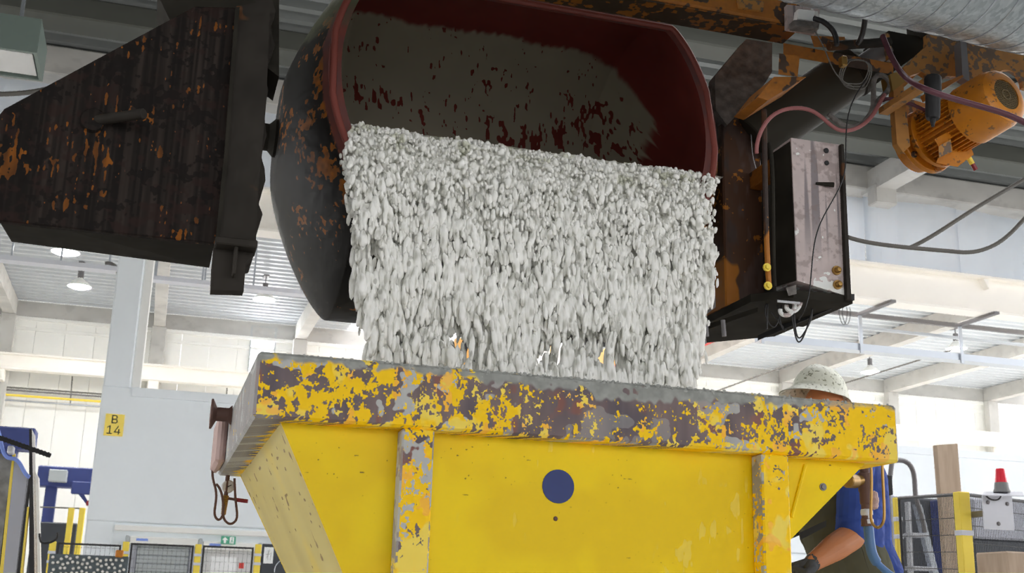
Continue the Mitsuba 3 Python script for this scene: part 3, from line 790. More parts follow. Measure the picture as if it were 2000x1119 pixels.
# studded board
YS = 11.5
a, b = at(97, 1081, YS), at(252, 1084, YS)
t = thing('studded_board', 'dark grey board covered in silver studs, standing low at left', 'board')
add('board', box(a[0], b[0], YS, YS + .04, 0.0, a[2], 0.006), 'dark_board', t)
r = np.random.default_rng(3)
done = []
for _ in range(4000):
    x, z = r.uniform(a[0] + .03, b[0] - .03), r.uniform(a[2] - .42, a[2] - .02)
    if all((x - u) ** 2 + (z - v) ** 2 > .036 ** 2 for u, v in done):
        done.append((x, z))
    if len(done) > 150:
        break
st = mikit.ply(lathe([(.014, 0), (.014, .012), (.009, .02), (0, .022)], (0, 0, 0), (0, -1, 0), 10), 'stud_silver', smooth=40)
for x, z in done:
    scene[numbered(t + '__stud')] = {**st, 'to_world': T().translate([float(x), YS, float(z)])}
p = at(233, 1084, YS - .03)
tag(add('warning_tag', cat(box(p[0] - .035, p[0] + .035, YS - .03, YS - .002, p[2] - .02, p[2] + .045, .008), cyl((p[0] - .01, YS - .04, p[2] + .01), (p[0] - .01, YS - .029, p[2] + .01), .014, 10)), 'motor_orange'), 'small orange clamp on the top edge of the studded board', 'clamp')

# formwork stacked at the left edge
YP = 5.2
t = thing('formwork', 'grey steel formwork panel with yellow edge strip at the far left', 'formwork')
fp = lambda pts, Y0, Y1: hull([(p[0], Y, p[1]) for Y in (Y0, Y1) for p in pxpoly(pts, YP)])
pz = lambda x, y: at(x, y, YP)
a, b, c, d = pz(-40, 880), pz(26, 892), pz(-1, 1119), pz(-70, 1119)
dn = lambda hi, lo: lo + (lo - hi) * ((lo[2] - 0.0) / (hi[2] - lo[2])) * 0.999
quad = lambda p0, p1, p2, p3, th: hull([q + np.array([0, e, 0]) for e in (0, th) for q in (p0, p1, dn(p1, p2), dn(p0, p3))])
add('face', quad(pz(-60, 868), pz(24, 892), pz(-3, 1119), pz(-90, 1119), .05), 'form_rough', t)
add('edge_strip', quad(pz(22, 886), pz(28, 884), pz(5, 1119), pz(-2, 1119), .05) if False else quad(pz(24, 886), pz(29, 885), pz(6, 1119), pz(-1, 1119), .04), 'post_yellow', t)
t = thing('formwork', 'smooth grey steel formwork panel leaning right of the yellow strip', 'formwork')
add('face', quad(pz(29, 890), pz(56, 935), pz(33, 1119), pz(6, 1119), .05), 'form_face', t)
add('edge_strip', quad(pz(53, 990), pz(57, 990), pz(44, 1119), pz(39, 1119), .04), 'post_yellow', t)
t = thing('upright_bar', 'black leaning bar between the formwork panels', 'bar')
add('bar', quad(pz(53, 930), pz(59, 930), pz(40, 1119), pz(31, 1119), .05), 'black_matte', t)
t = thing('upright_bar', 'tall black upright bar at the formwork with white backing', 'bar')
add('bar', quad(pz(57, 838), pz(62, 838), pz(67, 1119), pz(57, 1119), .03), 'black_matte', t)
add('white_edge', quad(pz(62, 838), pz(68, 850), pz(69, 925), pz(64, 925), .03), 'sheet_white', t)
add('plywood_edge', quad(pz(65, 922), pz(69, 922), pz(73, 1119), pz(67, 1119), .06), 'plank', t)
add('back_strip', quad(pz(69, 922), pz(75, 932), pz(79, 1119), pz(73, 1119), .06), 'sheet_white', t)
a, b = at(-60, 834, 5.0), at(99, 890, 5.0)
t = thing('rebar_rod', 'dark ribbed reinforcing bar sticking out over the formwork', 'rebar')
add('rod', cyl(a, b, .0085, 12), 'black_matte', t)
n = int(np.linalg.norm(b - a) / .014)
add('ribs', cat(*[cyl(a + (b - a) * (k / n) , a + (b - a) * ((k + .35) / n), .0105, 8) for k in range(n)]), 'black_matte', t)
labels[t + '__ribs'] = {'kind': 'stuff'}
c = pxcurve([(-30, 800, 5.12), (0, 856, 5.12), (14, 893, 5.12), (30, 897, 5.12), (44, 915, 5.12), (58, 932, 5.12)], 40)
tag(add('blue_rope', tube(c, .008, 10), 'rope_blue'), 'pale blue rope tied over the formwork at left', 'rope')
p = at(21, 882, 5.1)
tag(add('form_clamp', cat(box(p[0] - .012, p[0] + .012, 5.08, 5.13, p[2] - .01, p[2] + .022, .004), cyl(p + [-.004, -.03, .008], p + [-.004, .02, .008], .007, 10)), 'pale_zinc'), 'small pale clamp on top of the yellow formwork strip', 'clamp')
c = pxcurve([(77, 1042, 5.2), (78, 1052, 5.2), (82, 1060, 5.2), (90, 1061, 5.2), (104, 1057, 5.2), (111, 1050, 5.2), (112, 1040, 5.2)], 30)
tag(add('wire_hook', tube(c, .004, 8), 'black_wire'), 'bent black wire hook right of the formwork', 'hook')

# ------------------------------------------------------------------ yellow hopper
h = thing('casting_hopper', 'large yellow steel concrete hopper with worn chipped rim', 'hopper')
HX0, HX1, HY0, HY1, HZ0, HZ1 = 0.227, 2.214, 3.2, 4.8, 1.231, 1.411
rim = M(box(HX0, HX1, HY0, HY1, HZ0, HZ1, 0.008)) - M(box(HX0 + .09, HX1 - .09, HY0 + .09, HY1 - .09, HZ0 - .1, HZ1 + .1))
add('rim', TM(rim), 'chipped_yellow', h)
z0b = 0.42
nl = lambda z: 0.31 + (0.506 - 0.31) / (0.837 - 1.23) * (z - 1.23)
nr = lambda z: 2.133 + (1.863 - 2.133) / (0.975 - 1.22) * (z - 1.23)
yb = lambda z: HY1 - .045 + (z - 1.231) * 0.55
yf = 3.27
PL = [(nl(1.232), 1.232), (nr(1.232), 1.232), (nr(.62), .62), (nl(.62), .62)]
add('front_panel', prism(PL, yf, yf + .008), 'yellow_panel', h)
back = hull([(nl(1.232), yb(1.232), 1.232), (nr(1.232), yb(1.232), 1.232), (nl(.62), yb(.62), .62), (nr(.62), yb(.62), .62), (nl(1.232), yb(1.232) - .008, 1.232), (nr(1.232), yb(1.232) - .008, 1.232), (nl(.62), yb(.62) - .008, .62), (nr(.62), yb(.62) - .008, .62)])
add('back_panel', back, 'yellow_panel', h)
for f, s in ((nl, 1), (nr, -1)):
    sp = hull([(f(z) + s * e, y, z) for z, e in ((1.232, .001), (1.232, .01), (.62, .001), (.62, .01)) for y in (yf + .001, yb(z) - .001)])
    add('side_panel', sp, 'dusty_glare_yellow' if s > 0 else 'yellow_panel', h)  # left side takes the paler colour with dust and glare in it
add('outlet', cat(prism([(nl(.62), .62), (nr(.62), .62), (nr(.62) - .05, .40), (nl(.62) + .05, .40)], yf + .01, yb(.62) - .02)), 'yellow_panel', h)
for xa, xb in ((0.6345 * 1.0, 0.7255), (1.7345, 1.825)):
    add('leg', box(xa, xb, HY0, yf - .001, 0, HZ0 - .001, 0.005), 'chipped_yellow', h)
    add('leg', box(xa, xb, HY1 - .075, HY1, 0, HZ0 - .001, 0.005), 'chipped_yellow', h)
# stiffening weld on the right flank, bolts, mark
wa, wb_ = at(1573, 908, yf - .003), at(1546, 1010, yf - .003)
add('weld_bead', tube(np.linspace(wa, wb_, 12), .006, 8), 'yellow_panel', h)
p = at(1607, 951, yf)
add('bolt', bolt(p, r=.008, h=.008), 'steel_grey', h)
p = at(1090, 950, yf)
k = add('round_mark', cyl(p + [0, .002, 0], p + [0, -.0025, 0], .0485, 40), 'marker_blue', h)
labels[k] = {'label': 'round blue paint mark'}
p = at(1085, 1013, yf)
add('weld_spot', lathe([(.007, 0), (.006, .003), (0, .004)], p, (0, -1, 0), 10), 'rust_brown', h)
# grime crust along the rim's top edge
r = np.random.default_rng(11)
bl = []
ico = trimesh.creation.icosphere(1)
for _ in range(1100):
    x = r.uniform(HX0 + .1, HX1 - .02)
    w = np.exp(-((x - 1.2) / .5) ** 2)
    if r.uniform() > .35 + .65 * w:
        continue
    m = ico.copy()
    m.apply_scale(np.array([r.uniform(.4, 1.2), .3, r.uniform(.4, 1.0)]) * r.uniform(.003, .007))
    m.apply_translation((x, HY0 + r.uniform(0, .012), HZ1 - abs(r.normal(0, .010))))
    bl.append(m)
k = add('cement_crust', cat(*bl), 'pale_cement', h, smooth=True)
labels[k] = {'label': 'grey cement crust along the rim', 'kind': 'stuff'}
# pipe stub with flange and reddish guard plate on the left end
p = at(455, 811, 4.2)
yq = 4.2
fx = at(411, 810, yq)[0]
add('pipe_stub', lathe([(0, 0), (.052, 0), (.052, .006), (.024, .02), (.024, HX0 - fx - .012), (.034, HX0 - fx - .001), (0, HX0 - fx - .001)], (fx, yq, p[2]), (1, 0, 0), 28), 'rust_brown', h, smooth=35)
gp = [at(x, y, 4.45) for x, y in ((446, 828), (432, 860), (424, 900), (424, 940))]
add('guard_plate', box(HX0 - .035, HX0 - .001, 4.35, 4.72, HZ0 - .0, HZ1 + .0, .012), 'red_plate', h)
# concrete in the hopper
n = 40
xs, ys = np.meshgrid(np.linspace(HX0 + .095, HX1 - .095, n), np.linspace(HY0 + .1, HY1 - .1, n), indexing='ij')
zz = 1.22 + .10 * np.exp(-((xs - 1.15) / .55) ** 2 - ((ys - 3.55) / .35) ** 2) + .02 * meshkit.fbm(np.stack([xs * 20, ys * 20, xs * 0], -1))
v = np.stack([xs, ys, zz], -1).reshape(-1, 3)
i, j = np.meshgrid(np.arange(n - 1), np.arange(n - 1), indexing='ij')
q = np.stack([i * n + j, (i + 1) * n + j, (i + 1) * n + j + 1, i * n + j + 1], -1).reshape(-1, 4)
tag(add('concrete_pile', trimesh.Trimesh(v, np.vstack([q[:, [0, 1, 2]], q[:, [0, 2, 3]]]), process=False), 'fresh_concrete_look'), 'fresh grey concrete lying inside the yellow hopper', 'concrete', kind='stuff')

# gauge and valve under the left rear corner
YV = 4.72
t = thing('pressure_gauge', 'pressure gauge with ribbed valve and red lever under the hopper left corner', 'gauge')
p = at(446, 950, YV)
gd = (CAM - p) / np.linalg.norm(CAM - p)
gd = np.array([gd[0] + .1, gd[1], 0])
dia = add('dial', lathe([(0, -.02), (.022, -.02), (.0245, -.016), (.0245, .004), (.021, .007), (0, .006)], p, gd, 28), 'dial_white', t, smooth=35)
gd = gd / np.linalg.norm(gd)
add('needle', tube(np.array([p + gd * .009 + np.array([-.004, 0, -.003]), p + gd * .009 + np.array([.011, 0, .006])]), .0016, 5), 'black_matte', dia)
a = at(441, 968, YV)
prof = [(0, 0)]
b = at(437, 1000, YV)
for k in range(10):
    prof += [(.0135 - k * .0004, k * .0075), (.0115 - k * .0004, k * .0075 + .005)]
add('ribbed_stem', lathe([(0, -.002)] + [(r_, z_) for r_, z_ in prof[1:]] + [(0, .0705)], a, (b - a), 18), 'brass', t)
add('neck', cyl(at(445, 928, YV), at(441, 968, YV), .008, 12), 'rust_brown', t)
lev = add('lever', tube(np.array([at(444, 973, YV), at(462, 976, YV - .01)]), .005, 8), 'rust_brown', t)
add('grip', tube(np.array([at(461, 976, YV - .01), at(484, 979, YV - .02)]), .0075, 10), 'handle_red', lev, smooth=40)
tl_ = thing('wire_sling', 'dark wire rope loops hanging under the hopper left corner', 'wire rope')
c = pxcurve([(420, 898, YV - .04), (416, 935, YV - .04), (421, 955, YV - .04), (422, 975, YV - .04), (419, 1000, YV - .04), (421, 1010, YV - .04), (427, 1015, YV - .04), (434, 1008, YV - .04), (436, 990, YV - .04), (433, 965, YV - .04), (422, 945, YV - .04)], 60)
add('loop', tube(c, .0045, 8), 'rust_brown', tl_)
c = pxcurve([(458, 934, YV - .02), (459, 960, YV - .02), (461, 985, YV - .02), (463, 1004, YV - .02), (460, 1017, YV - .02), (450, 1023, YV - .02), (440, 1017, YV - .02), (436, 1005, YV - .02), (438, 985, YV - .02)], 60)
add('loop', tube(c, .0045, 8), 'rust_brown', tl_)

# valve, hose and slings under the right end
YR = 4.0
t = thing('vibrator_valve', 'brown brass valve with round cap hanging under the hopper right end', 'valve')
a, b = at(1688, 912, YR), at(1693, 1028, YR)
L = np.linalg.norm(b - a)
add('body', lathe([(0, 0), (.018, 0), (.018, .02), (.026, .025), (.026, .09), (.022, .10), (.022, .14), (.018, .145), (.018, L - .03), (.021, L - .028), (.021, L), (0, L)], a, b - a, 24), 'rust_brown', t, smooth=35)
a2, b2 = at(1682, 938, YR - .005), at(1659, 939, YR - .03)
spt = add('side_port', cyl(a2, at(1668, 940, YR - .02), .02, 16, .003), 'brass', t, smooth=35)
add('port_cap', cyl(at(1670, 940, YR - .02), at(1655, 939, YR - .05), .027, 24, .004), 'brass', spt, smooth=35)
a, b = at(1692, 994, YR), at(1695, 1026, YR)
add('collar', lathe([(0, 0), (.019, 0), (.023, .006), (.023, .022), (.019, .026), (.019, .034), (.023, .04), (.023, .056), (0, .058)], a, b - a, 20), 'pale_zinc', t, smooth=35)
c = pxcurve([(1695, 1022, YR), (1698, 1050, YR), (1705, 1085, YR), (1722, 1108, YR), (1760, 1135, YR), (1830, 1160, YR)], 50)
tag(add('air_hose', tube(c, np.r_[np.full(22, .0195), np.full(28, .0135)], 14), 'hose_blue', smooth=True), 'grey-blue air hose running down from the brass valve', 'hose')
t = thing('wire_sling', 'rusty wire rope loop hanging under the hopper right corner', 'wire rope')
c = pxcurve([(1700, 896, 3.85), (1702, 960, 3.85), (1701, 1000, 3.85), (1704, 1022, 3.85), (1714, 1030, 3.85), (1724, 1022, 3.85), (1727, 1000, 3.85), (1725, 950, 3.85), (1723, 890, 3.85)], 60)
add('loop', tube(c, .0055, 8), 'brass', t)
p = at(1711, 968, 4.3)
p = at(1706, 976, 4.3)
add('knot', cat(*[lathe([(0, -.02), (.014, -.012), (.016, 0), (.012, .014), (0, .02)], at(1707 + dx, 968 + 9 * k, 4.05), (.2, 0, 1), 10) for k, dx in enumerate((0, 2, 1))]), 'red_plate', t)

# ------------------------------------------------------------------ drum
tt = np.linspace(0, 1, 16) * np.pi / 2
cc, ss = 1 - np.cos(tt) ** DE, np.sin(tt) ** DE


def drum_solid(off):
    xs = np.r_[DX1 + off + DRX * cc, (DX2 - off) - DRX * cc[::-1]]
    rs = np.r_[DR - DRR + DRR * ss, DR - DRR + DRR * ss[::-1]] - off
    m = trimesh.creation.revolve(np.c_[np.r_[0, rs, 0], np.r_[xs[0], xs, xs[-1]]], sections=128)
    m.vertices = np.c_[m.vertices[:, 2], DY + m.vertices[:, 0], DZ + m.vertices[:, 1]]
    if m.volume < 0:
        m.invert()
    m.merge_vertices()
    return m


outer, inner = M(drum_solid(0)), M(drum_solid(.028))
shell = (outer - inner).trim_by_plane([0.0, float(-ON[1]), float(-ON[2])], float(-(ON @ np.array([0, DY, DZ]) + DD)))
d = thing('mixing_drum', 'dark tilting concrete bucket drum pouring into the yellow hopper', 'concrete bucket')
add('shell', TM(shell), 'drum_paint', d, smooth=35)
# red lip bead along the mouth
xs = np.r_[DX1 + DRX * cc, DX2 - DRX * cc[::-1]]
rs = np.r_[DR - DRR + DRR * ss, DR - DRR + DRR * ss[::-1]] - .014
xf = np.linspace(DX1, DX2, 200)
rf = np.interp(xf, xs, rs)
ok = rf > DD + .004
xo, ho = xf[ok], np.sqrt(np.maximum(rf[ok] ** 2 - DD ** 2, 0))
tv = np.array([0, math.sin(DTH), math.cos(DTH)])
c0 = np.array([0, DY, DZ]) + ON * DD
loop = np.vstack([np.c_[xo, 0 * xo, 0 * xo] + c0 + np.outer(ho, tv), (np.c_[xo, 0 * xo, 0 * xo] + c0 - np.outer(ho, tv))[::-1]])
add('lip', tube(np.vstack([loop, loop[:1]]), .0125, 8, False), 'red_lip', d, smooth=True)
# stiffening hoop and hinge stub at the left end
add('end_hub', lathe([(0, 0), (.07, 0), (.07, .03), (.06, .04), (.05, .05), (.05, .24), (0, .24)], (DX1 + .02, DY, DZ), (-1, 0, 0), 32), 'dark_grime', d, smooth=35)
add('end_hub', lathe([(0, 0), (.07, 0), (.07, .03), (.06, .04), (.05, .05), (.05, .20), (0, .20)], (DX2 - .02, DY, DZ), (1, 0, 0), 32), 'dark_grime', d, smooth=35)

# ------------------------------------------------------------------ concrete pouring from the drum
zk = [2.31, 2.25, 2.16, 2.08, 1.90, 1.72, 1.58, 1.48, 1.28]
xlo = [.50, .50, .48, .485, .525, .555, .575, .615, .63]
xhi = [1.82, 1.79, 1.735, 1.72, 1.705, 1.66, 1.63, 1.60, 1.56]
prof = np.array([(3.72, 2.315), (3.65, 2.29), (3.575, 2.245), (3.515, 2.175), (3.475, 2.08), (3.445, 1.95), (3.425, 1.80), (3.41, 1.65), (3.40, 1.45), (3.395, 1.27)])
zL = np.array(zk)


def side(z, v):
    return np.interp(z, zL[::-1], np.array(v)[::-1])


sl = np.r_[0, np.cumsum(np.linalg.norm(np.diff(prof, axis=0), axis=1))]
r = np.random.default_rng(21)


def on_prof(s):
    return np.interp(s, sl, prof[:, 0]), np.interp(s, sl, prof[:, 1])


pieces_v, pieces_f, base = [], [], 0
iv, jf = ico.vertices, ico.faces
NB = 33000
s_all = sl[-1] * r.uniform(0, 1, NB) ** 0.95
for s in s_all:
    y, z = on_prof(s)
    fall = np.clip((2.2 - z) / .8, 0, 1)
    lo, hi = side(z, xlo), side(z, xhi)
    e = .02 + .03 * fall
    x = r.uniform(lo - e * r.uniform(), hi + e * r.uniform())
    clump = meshkit.noise(np.array([x * 9, z * 4.5, 3.0]))
    if fall > .25 and clump < .30 * fall and r.uniform() < .9:
        continue
    if z < 1.62 and x < .95 and r.uniform() < .55:
        continue
    dep = r.uniform(0, .10 + .05 * fall) - .035 * (meshkit.noise(np.array([x * 14, z * 7, 9.0])) - .5)
    w = (r.uniform(.0028, .0066) if r.uniform() < .88 else r.uniform(.007, .012)) * (1 + .45 * fall)
    el = r.uniform(1.0, 1.7) + min(1, fall * 1.6) * r.uniform(.8, 3.6)
    wob = 1 + .28 * (meshkit.noise(iv * 2.3 + r.uniform(0, 50, 3)) - .5)[:, None] * 2
    m = iv * wob * np.array([w, w, w * el])
    a = r.normal(0, .22 - .12 * fall)
    ca, sa = math.cos(a), math.sin(a)
    m = np.c_[m[:, 0] * ca + m[:, 2] * sa, m[:, 1], -m[:, 0] * sa + m[:, 2] * ca]
    pieces_v.append(m + [x, y + dep, z])
    pieces_f.append(jf + base)
    base += len(iv)
nx, ns = 320, 150
S_, U_ = np.meshgrid(np.linspace(0, sl[-1] * .62, ns), np.linspace(0, 1, nx), indexing='ij')
yy, zz = on_prof(S_)
lo, hi = side(zz, xlo), side(zz, xhi)
xx = lo + .012 + (hi - lo - .024) * U_
bmp = meshkit.fbm(np.stack([xx * 45, zz * 26, yy * 45], -1), 3) - .5
sheet = np.stack([xx, yy + .045 + .05 * np.clip((2.2 - zz) / .6, 0, 1) - .05 * bmp, zz + .01 * bmp], -1).reshape(-1, 3)
i, j = np.meshgrid(np.arange(ns - 1), np.arange(nx - 1), indexing='ij')
q = np.stack([i * nx + j, (i + 1) * nx + j, (i + 1) * nx + j + 1, i * nx + j + 1], -1).reshape(-1, 4)
qi = q[:, 0]
mid = sheet[qi]
keep = ~((meshkit.noise(np.c_[mid[:, 0] * 9, mid[:, 2] * 4.5, np.full(len(mid), 3.0)]) < .34 * np.clip((2.2 - mid[:, 2]) / .8, 0, 1)))
q = q[keep]
pieces_v.append(sheet)
pieces_f.append(np.vstack([q[:, [0, 1, 2]], q[:, [0, 2, 3]]]) + base)
fc = trimesh.Trimesh(np.vstack(pieces_v), np.vstack(pieces_f), process=False)
tag(add('falling_concrete', fc, 'fresh_concrete_look', smooth=True), 'thick curtain of wet pale grey concrete falling from the drum', 'concrete', kind='stuff')
# the load behind the lip inside the drum
n = 60
xs, ys = np.meshgrid(np.linspace(.42, 1.86, n), np.linspace(3.66, 4.6, n), indexing='ij')
zz = 2.285 - .10 * (ys - 3.7) + .012 * meshkit.fbm(np.stack([xs * 40, ys * 40, xs * 0], -1))
v = np.stack([xs, ys, zz], -1).reshape(-1, 3)
i, j = np.meshgrid(np.arange(n - 1), np.arange(n - 1), indexing='ij')
q = np.stack([i * n + j, (i + 1) * n + j, (i + 1) * n + j + 1, i * n + j + 1], -1).reshape(-1, 4)
tag(add('concrete_load', trimesh.Trimesh(v, np.vstack([q[:, [0, 1, 2]], q[:, [0, 2, 3]]]), process=False), 'fresh_concrete_look', smooth=True), 'fresh concrete still lying inside the dark drum', 'concrete', kind='stuff')

# ------------------------------------------------------------------ carriage that carries the drum
cg = thing('bucket_carriage', 'dark rusty steel carriage holding the concrete drum, with side plate, post and orange beam', 'carriage')
SPY = 3.5
sp = pxpoly([(-14, 430), (-14, 240), (8, 212), (380, 12), (462, 14), (430, 460), (422, 476)], SPY)
side_m = prism(sp, SPY, SPY + .03, .004)
add('side_plate', side_m, 'dark_steel', cg)
bt = [at(x, y, SPY + .003) for x, y in ((-14, 405), (424, 447))]
bk = [at(x, y, SPY + .4) for x, y in ((22, 470), (409, 521))]
fr = [at(x, y, SPY + .004) for x, y in ((-14, 410), (424, 450))]
hb_ = hull(np.vstack([fr, bk, [bk[0] + [0, 0, .5], bk[1] + [0, 0, .5]], [fr[0] + [0, 0, .3], fr[1] + [0, 0, .3]]]) + np.array([0, .012, 0]))
add('plate_box', hb_, 'dark_grime', cg)
ba = pxpoly([(462, 12), (528, 2), (520, 200), (503, 390), (500, 470), (424, 476), (440, 300)], SPY - .03)
add('side_bar', prism(ba, SPY - .03, SPY + .06, 0), 'grimy_steel', cg)
add('bar_flange', prism(pxpoly([(460, 14), (468, 14), (446, 300), (428, 478), (420, 478), (438, 300)], SPY - .05), SPY - .05, SPY - .03), 'dark_grime', cg)
ed = np.random.default_rng(5)
eg = [(532, 0)] + [(532 + 6 * math.sin(k * 1.7) - k * 1.3 + ed.uniform(-3, 3) + (8 if 2 < k < 5 else 0), 22 * k) for k in range(1, 23)]
eg = eg + [(478, 490), (478, 300), (500, 0)]
add('cement_edge', prism(pxpoly(eg, SPY + .04), SPY + .04, SPY + .34), 'grimy_steel', cg)
ft = pxpoly([(414, 520), (418, 478), (500, 470), (494, 500), (480, 512), (476, 568), (412, 566)], SPY - .01)
fbk = add('foot_bracket', prism(ft, SPY - .01, SPY + .05), 'grimy_steel', cg)
add('foot_web', box(*[at(455, 500, SPY)[0], at(462, 500, SPY)[0]], SPY - .06, SPY, at(458, 545, SPY)[2], at(458, 490, SPY)[2], .003), 'grimy_steel', fbk)
add('foot_cap', box(at(418, 480, SPY)[0], at(500, 480, SPY)[0], SPY - .07, SPY + .04, at(460, 492, SPY)[2], at(460, 477, SPY)[2], .004), 'grimy_steel', fbk)
a, b = at(178, 236, SPY + .01), at(282, 222, SPY - .10)
lfh = add('lift_handle', cyl(a, b, .016, 18, .003), 'grimy_steel', cg, smooth=40)
add('handle_boss', lathe([(.04, 0), (.034, .012), (.02, .016), (0, .016)], at(182, 236, SPY), (0, -1, 0), 20), 'dark_steel', lfh, smooth=40)
add('hanger_plate', prism(pxpoly([(308, -10), (335, 45), (440, 70), (545, 150), (545, -60), (308, -200)], SPY + .1), SPY + .1, SPY + .3), 'dark_grime', cg)
add('hanger_plate', box(.05, .22, SPY + .12, SPY + .32, 2.6, ZC1), 'dark_grime', cg)
# top beam
bx1 = at(1568, 60, 3.6)[0]
add('cross_beam', box(-.3, bx1, 3.6, 3.745, 2.925, 3.25, .01), 'rusty_orange', cg)
add('beam_shade_plate', box(-.29, bx1 - .005, 3.604, 3.741, 2.918, 2.9249, .003), 'shaded_rust_steel', cg)  # thin plate added to darken the underside; its colour holds the shade
add('beam_plate', prism(pxpoly([(1440, -6), (1492, 4), (1490, 22), (1444, 15)], 3.59), 3.588, 3.6), 'bracket_orange', cg)
add('hanger_column', box(2.05, 2.2, 3.62, 3.77, 3.2, ZC1), 'dark_grime', cg)
# crusted bracket and post
add('crusted_bracket', prism(pxpoly([(1396, 150), (1458, 76), (1508, 84), (1508, 140), (1488, 172), (1420, 245), (1398, 215)], 3.93), 3.93, 3.985), 'crusted_cement', cg)
add('bracket_rib', prism(pxpoly([(1480, 190), (1512, 150), (1575, 150), (1500, 196)], 3.56), 3.56, 3.75), 'rusty_orange', cg)
add('post', box(2.006, 2.176, 3.95, 4.12, 1.888, 2.86, .006), 'rusty_post', cg)
add('post', box(2.035, 2.085, 4.13, 4.34, 1.885, 2.86, .004), 'dark_grime', cg)
add('wear_strip', prism(pxpoly([(1370, 480), (1394, 468), (1398, 600), (1375, 618)], 3.58), 3.58, 3.60), 'crusted_cement', cg)
add('conduit', tube(pxcurve([(1492, 215, 3.6), (1494, 330, 3.58), (1497, 460, 3.58), (1502, 560, 3.58)], 30), .010, 10), 'rusty_post', cg)
add('conduit', tube(pxcurve([(1502, 280, 3.6), (1508, 330, 3.59), (1510, 460, 3.59), (1513, 560, 3.59)], 30), .008, 10), 'dark_grime', cg)
for x_, y_ in ((1500, 558), (1498, 522)):
    k = add('bolt', bolt(at(x_, y_, 3.57), r=.010, h=.012), 'post_yellow', cg)
# lower tray under post and box
zt = 1.85
tr = Polygon([(2.333, 3.60), (2.333, 4.17), (2.12, 4.40), (1.99, 4.30), (1.99, 3.72), (2.10, 3.61)])
m = trimesh.creation.extrude_polygon(tr, .03, engine='earcut')
m.apply_translation((0, 0, 1.852))
ltr = add('lower_tray', m, 'dark_grime', cg)
add('back_plate', box(2.19, 2.46, 4.12, 4.16, 1.9, 2.85, .004), 'dark_grime', cg)
add('post_foot', box(1.995, 2.19, 3.96, 4.14, 1.868, 1.887, .004), 'dark_grime', cg)
add('tray_edge', hull([at(1662, 574, 3.585), at(1662, 586, 3.585), at(1480, 655, 4.13), at(1480, 665, 4.13), at(1666, 574, 3.585) + [.006, 0, 0], at(1666, 586, 3.585) + [.006, 0, 0]]), 'black_matte', ltr)
for xx_ in (1378, 1412):
    a = at(xx_, 625, 3.75)
    add('tray_bolt', cyl(a, a + np.array([.004, 0, -.06]), .008, 10), 'steel_grey', ltr)
for xx_ in (1362, 1373):
    a = at(xx_, 645, 3.9)
    add('tray_bolt', cyl(a, a + np.array([.004, 0, -.05]), .009, 10), 'steel_grey', ltr)
a = at(1400, 640, 3.86)
add('tray_rail', hull([at(1362, 640, 3.95), at(1362, 650, 3.95), at(1480, 600, 3.66), at(1480, 609, 3.66), at(1362, 640, 4.0), at(1480, 600, 3.7)]), 'dark_grime', cg)
# box beside the post
bxk = thing('drive_box', 'scuffed mauve-grey steel box with two bolts hanging right of the rusty post', 'steel box')
bz0, bz1 = 1.885, 2.466
bm = hull([at(1545, 269, 3.6), at(1643, 283, 3.6), at(1654, 578, 3.6), at(1557, 548, 3.6)] + [q + np.array([0, .15, 0]) for q in (at(1545, 269, 3.6), at(1643, 283, 3.6), at(1654, 578, 3.6), at(1557, 548, 3.6))])
add('body', bm, 'scuffed_mauve', bxk)
add('left_lining', hull([at(1507, 300, 3.72), at(1544, 275, 3.605), at(1555, 548, 3.605), at(1515, 560, 3.72), at(1507, 300, 3.74), at(1544, 275, 3.66), at(1555, 548, 3.66), at(1515, 560, 3.74)]), 'dark_grime', bxk)
add('edge_plate', hull([at(1643, 281, 3.58), at(1648, 282, 3.58), at(1663, 586, 3.58), at(1655, 584, 3.58)] + [q + np.array([0.004, .5, 0]) for q in (at(1643, 281, 3.58), at(1648, 282, 3.58), at(1663, 586, 3.58), at(1655, 584, 3.58))]), 'grimy_steel', bxk)
for x_, y_ in ((1634, 528), (1636, 556)):
    p = at(x_, y_, 3.595)
    add('bolt', cat(cyl(p + [0, .01, 0], p + [0, -.004, 0], .017, 16), lathe([(.0115, 0), (.0115, .014), (.008, .020), (0, .021)], p, (0, -1, 0), 16)), 'brass', bxk, smooth=40)
for x_, y_, r_ in ((1614, 294, .010), (1615, 318, .009)):
    p = at(x_, y_, 3.597)
    add('hole_plug', cyl(p + [0, .01, 0], p + [0, -.001, 0], r_, 14), 'black_matte', bxk)
add('slot_bolt', tube(np.array([at(1594, 358, 3.597), at(1628, 361, 3.585)]), [.005, .010], 8), 'dark_grime', bxk)
add('side_bracket', box(2.12, 2.172, 3.70, 3.949, 2.38, 2.45, .004), 'rusty_orange', bxk)

# orange arm, hydraulic cylinder, dark bar
arm = thing('orange_arm', 'short orange rusty steel arm reaching right from the crossbeam', 'steel arm')
add('bar', hull([at(x, y, Y) for Y in (3.62, 3.70) for x, y in ((1530, 84), (1745, 124), (1745, 146), (1530, 108))]), 'rusty_orange', arm)
add('end_block', hull([at(x, y, Y) for Y in (3.56, 3.70) for x, y in ((1522, 104), (1562, 110), (1558, 150), (1520, 145))]), 'rusty_orange', arm)
add('gusset', hull([at(x, y, Y) for Y in (3.60, 3.68) for x, y in ((1583, 70), (1650, 72), (1652, 92), (1590, 92))]), 'rusty_orange', arm)
hc = thing('hydraulic_cylinder', 'thick dark hydraulic cylinder slanting up behind the cables', 'cylinder')
a, b = at(1470, 275, 3.95), at(1665, 140, 3.80)
add('barrel', cyl(a, b, .102, 40, .006), 'cylinder_grey', hc, smooth=35)
add('gland', cyl(b - (b - a) * .04, b + (b - a) * .03, .108, 40, .006), 'dark_grime', hc, smooth=35)
add('rod', cyl(b, b + (b - a) * .35, .04, 24), 'steel_grey', hc, smooth=35)
a, b = at(1618, 90, 3.55), at(1738, 82, 3.55)
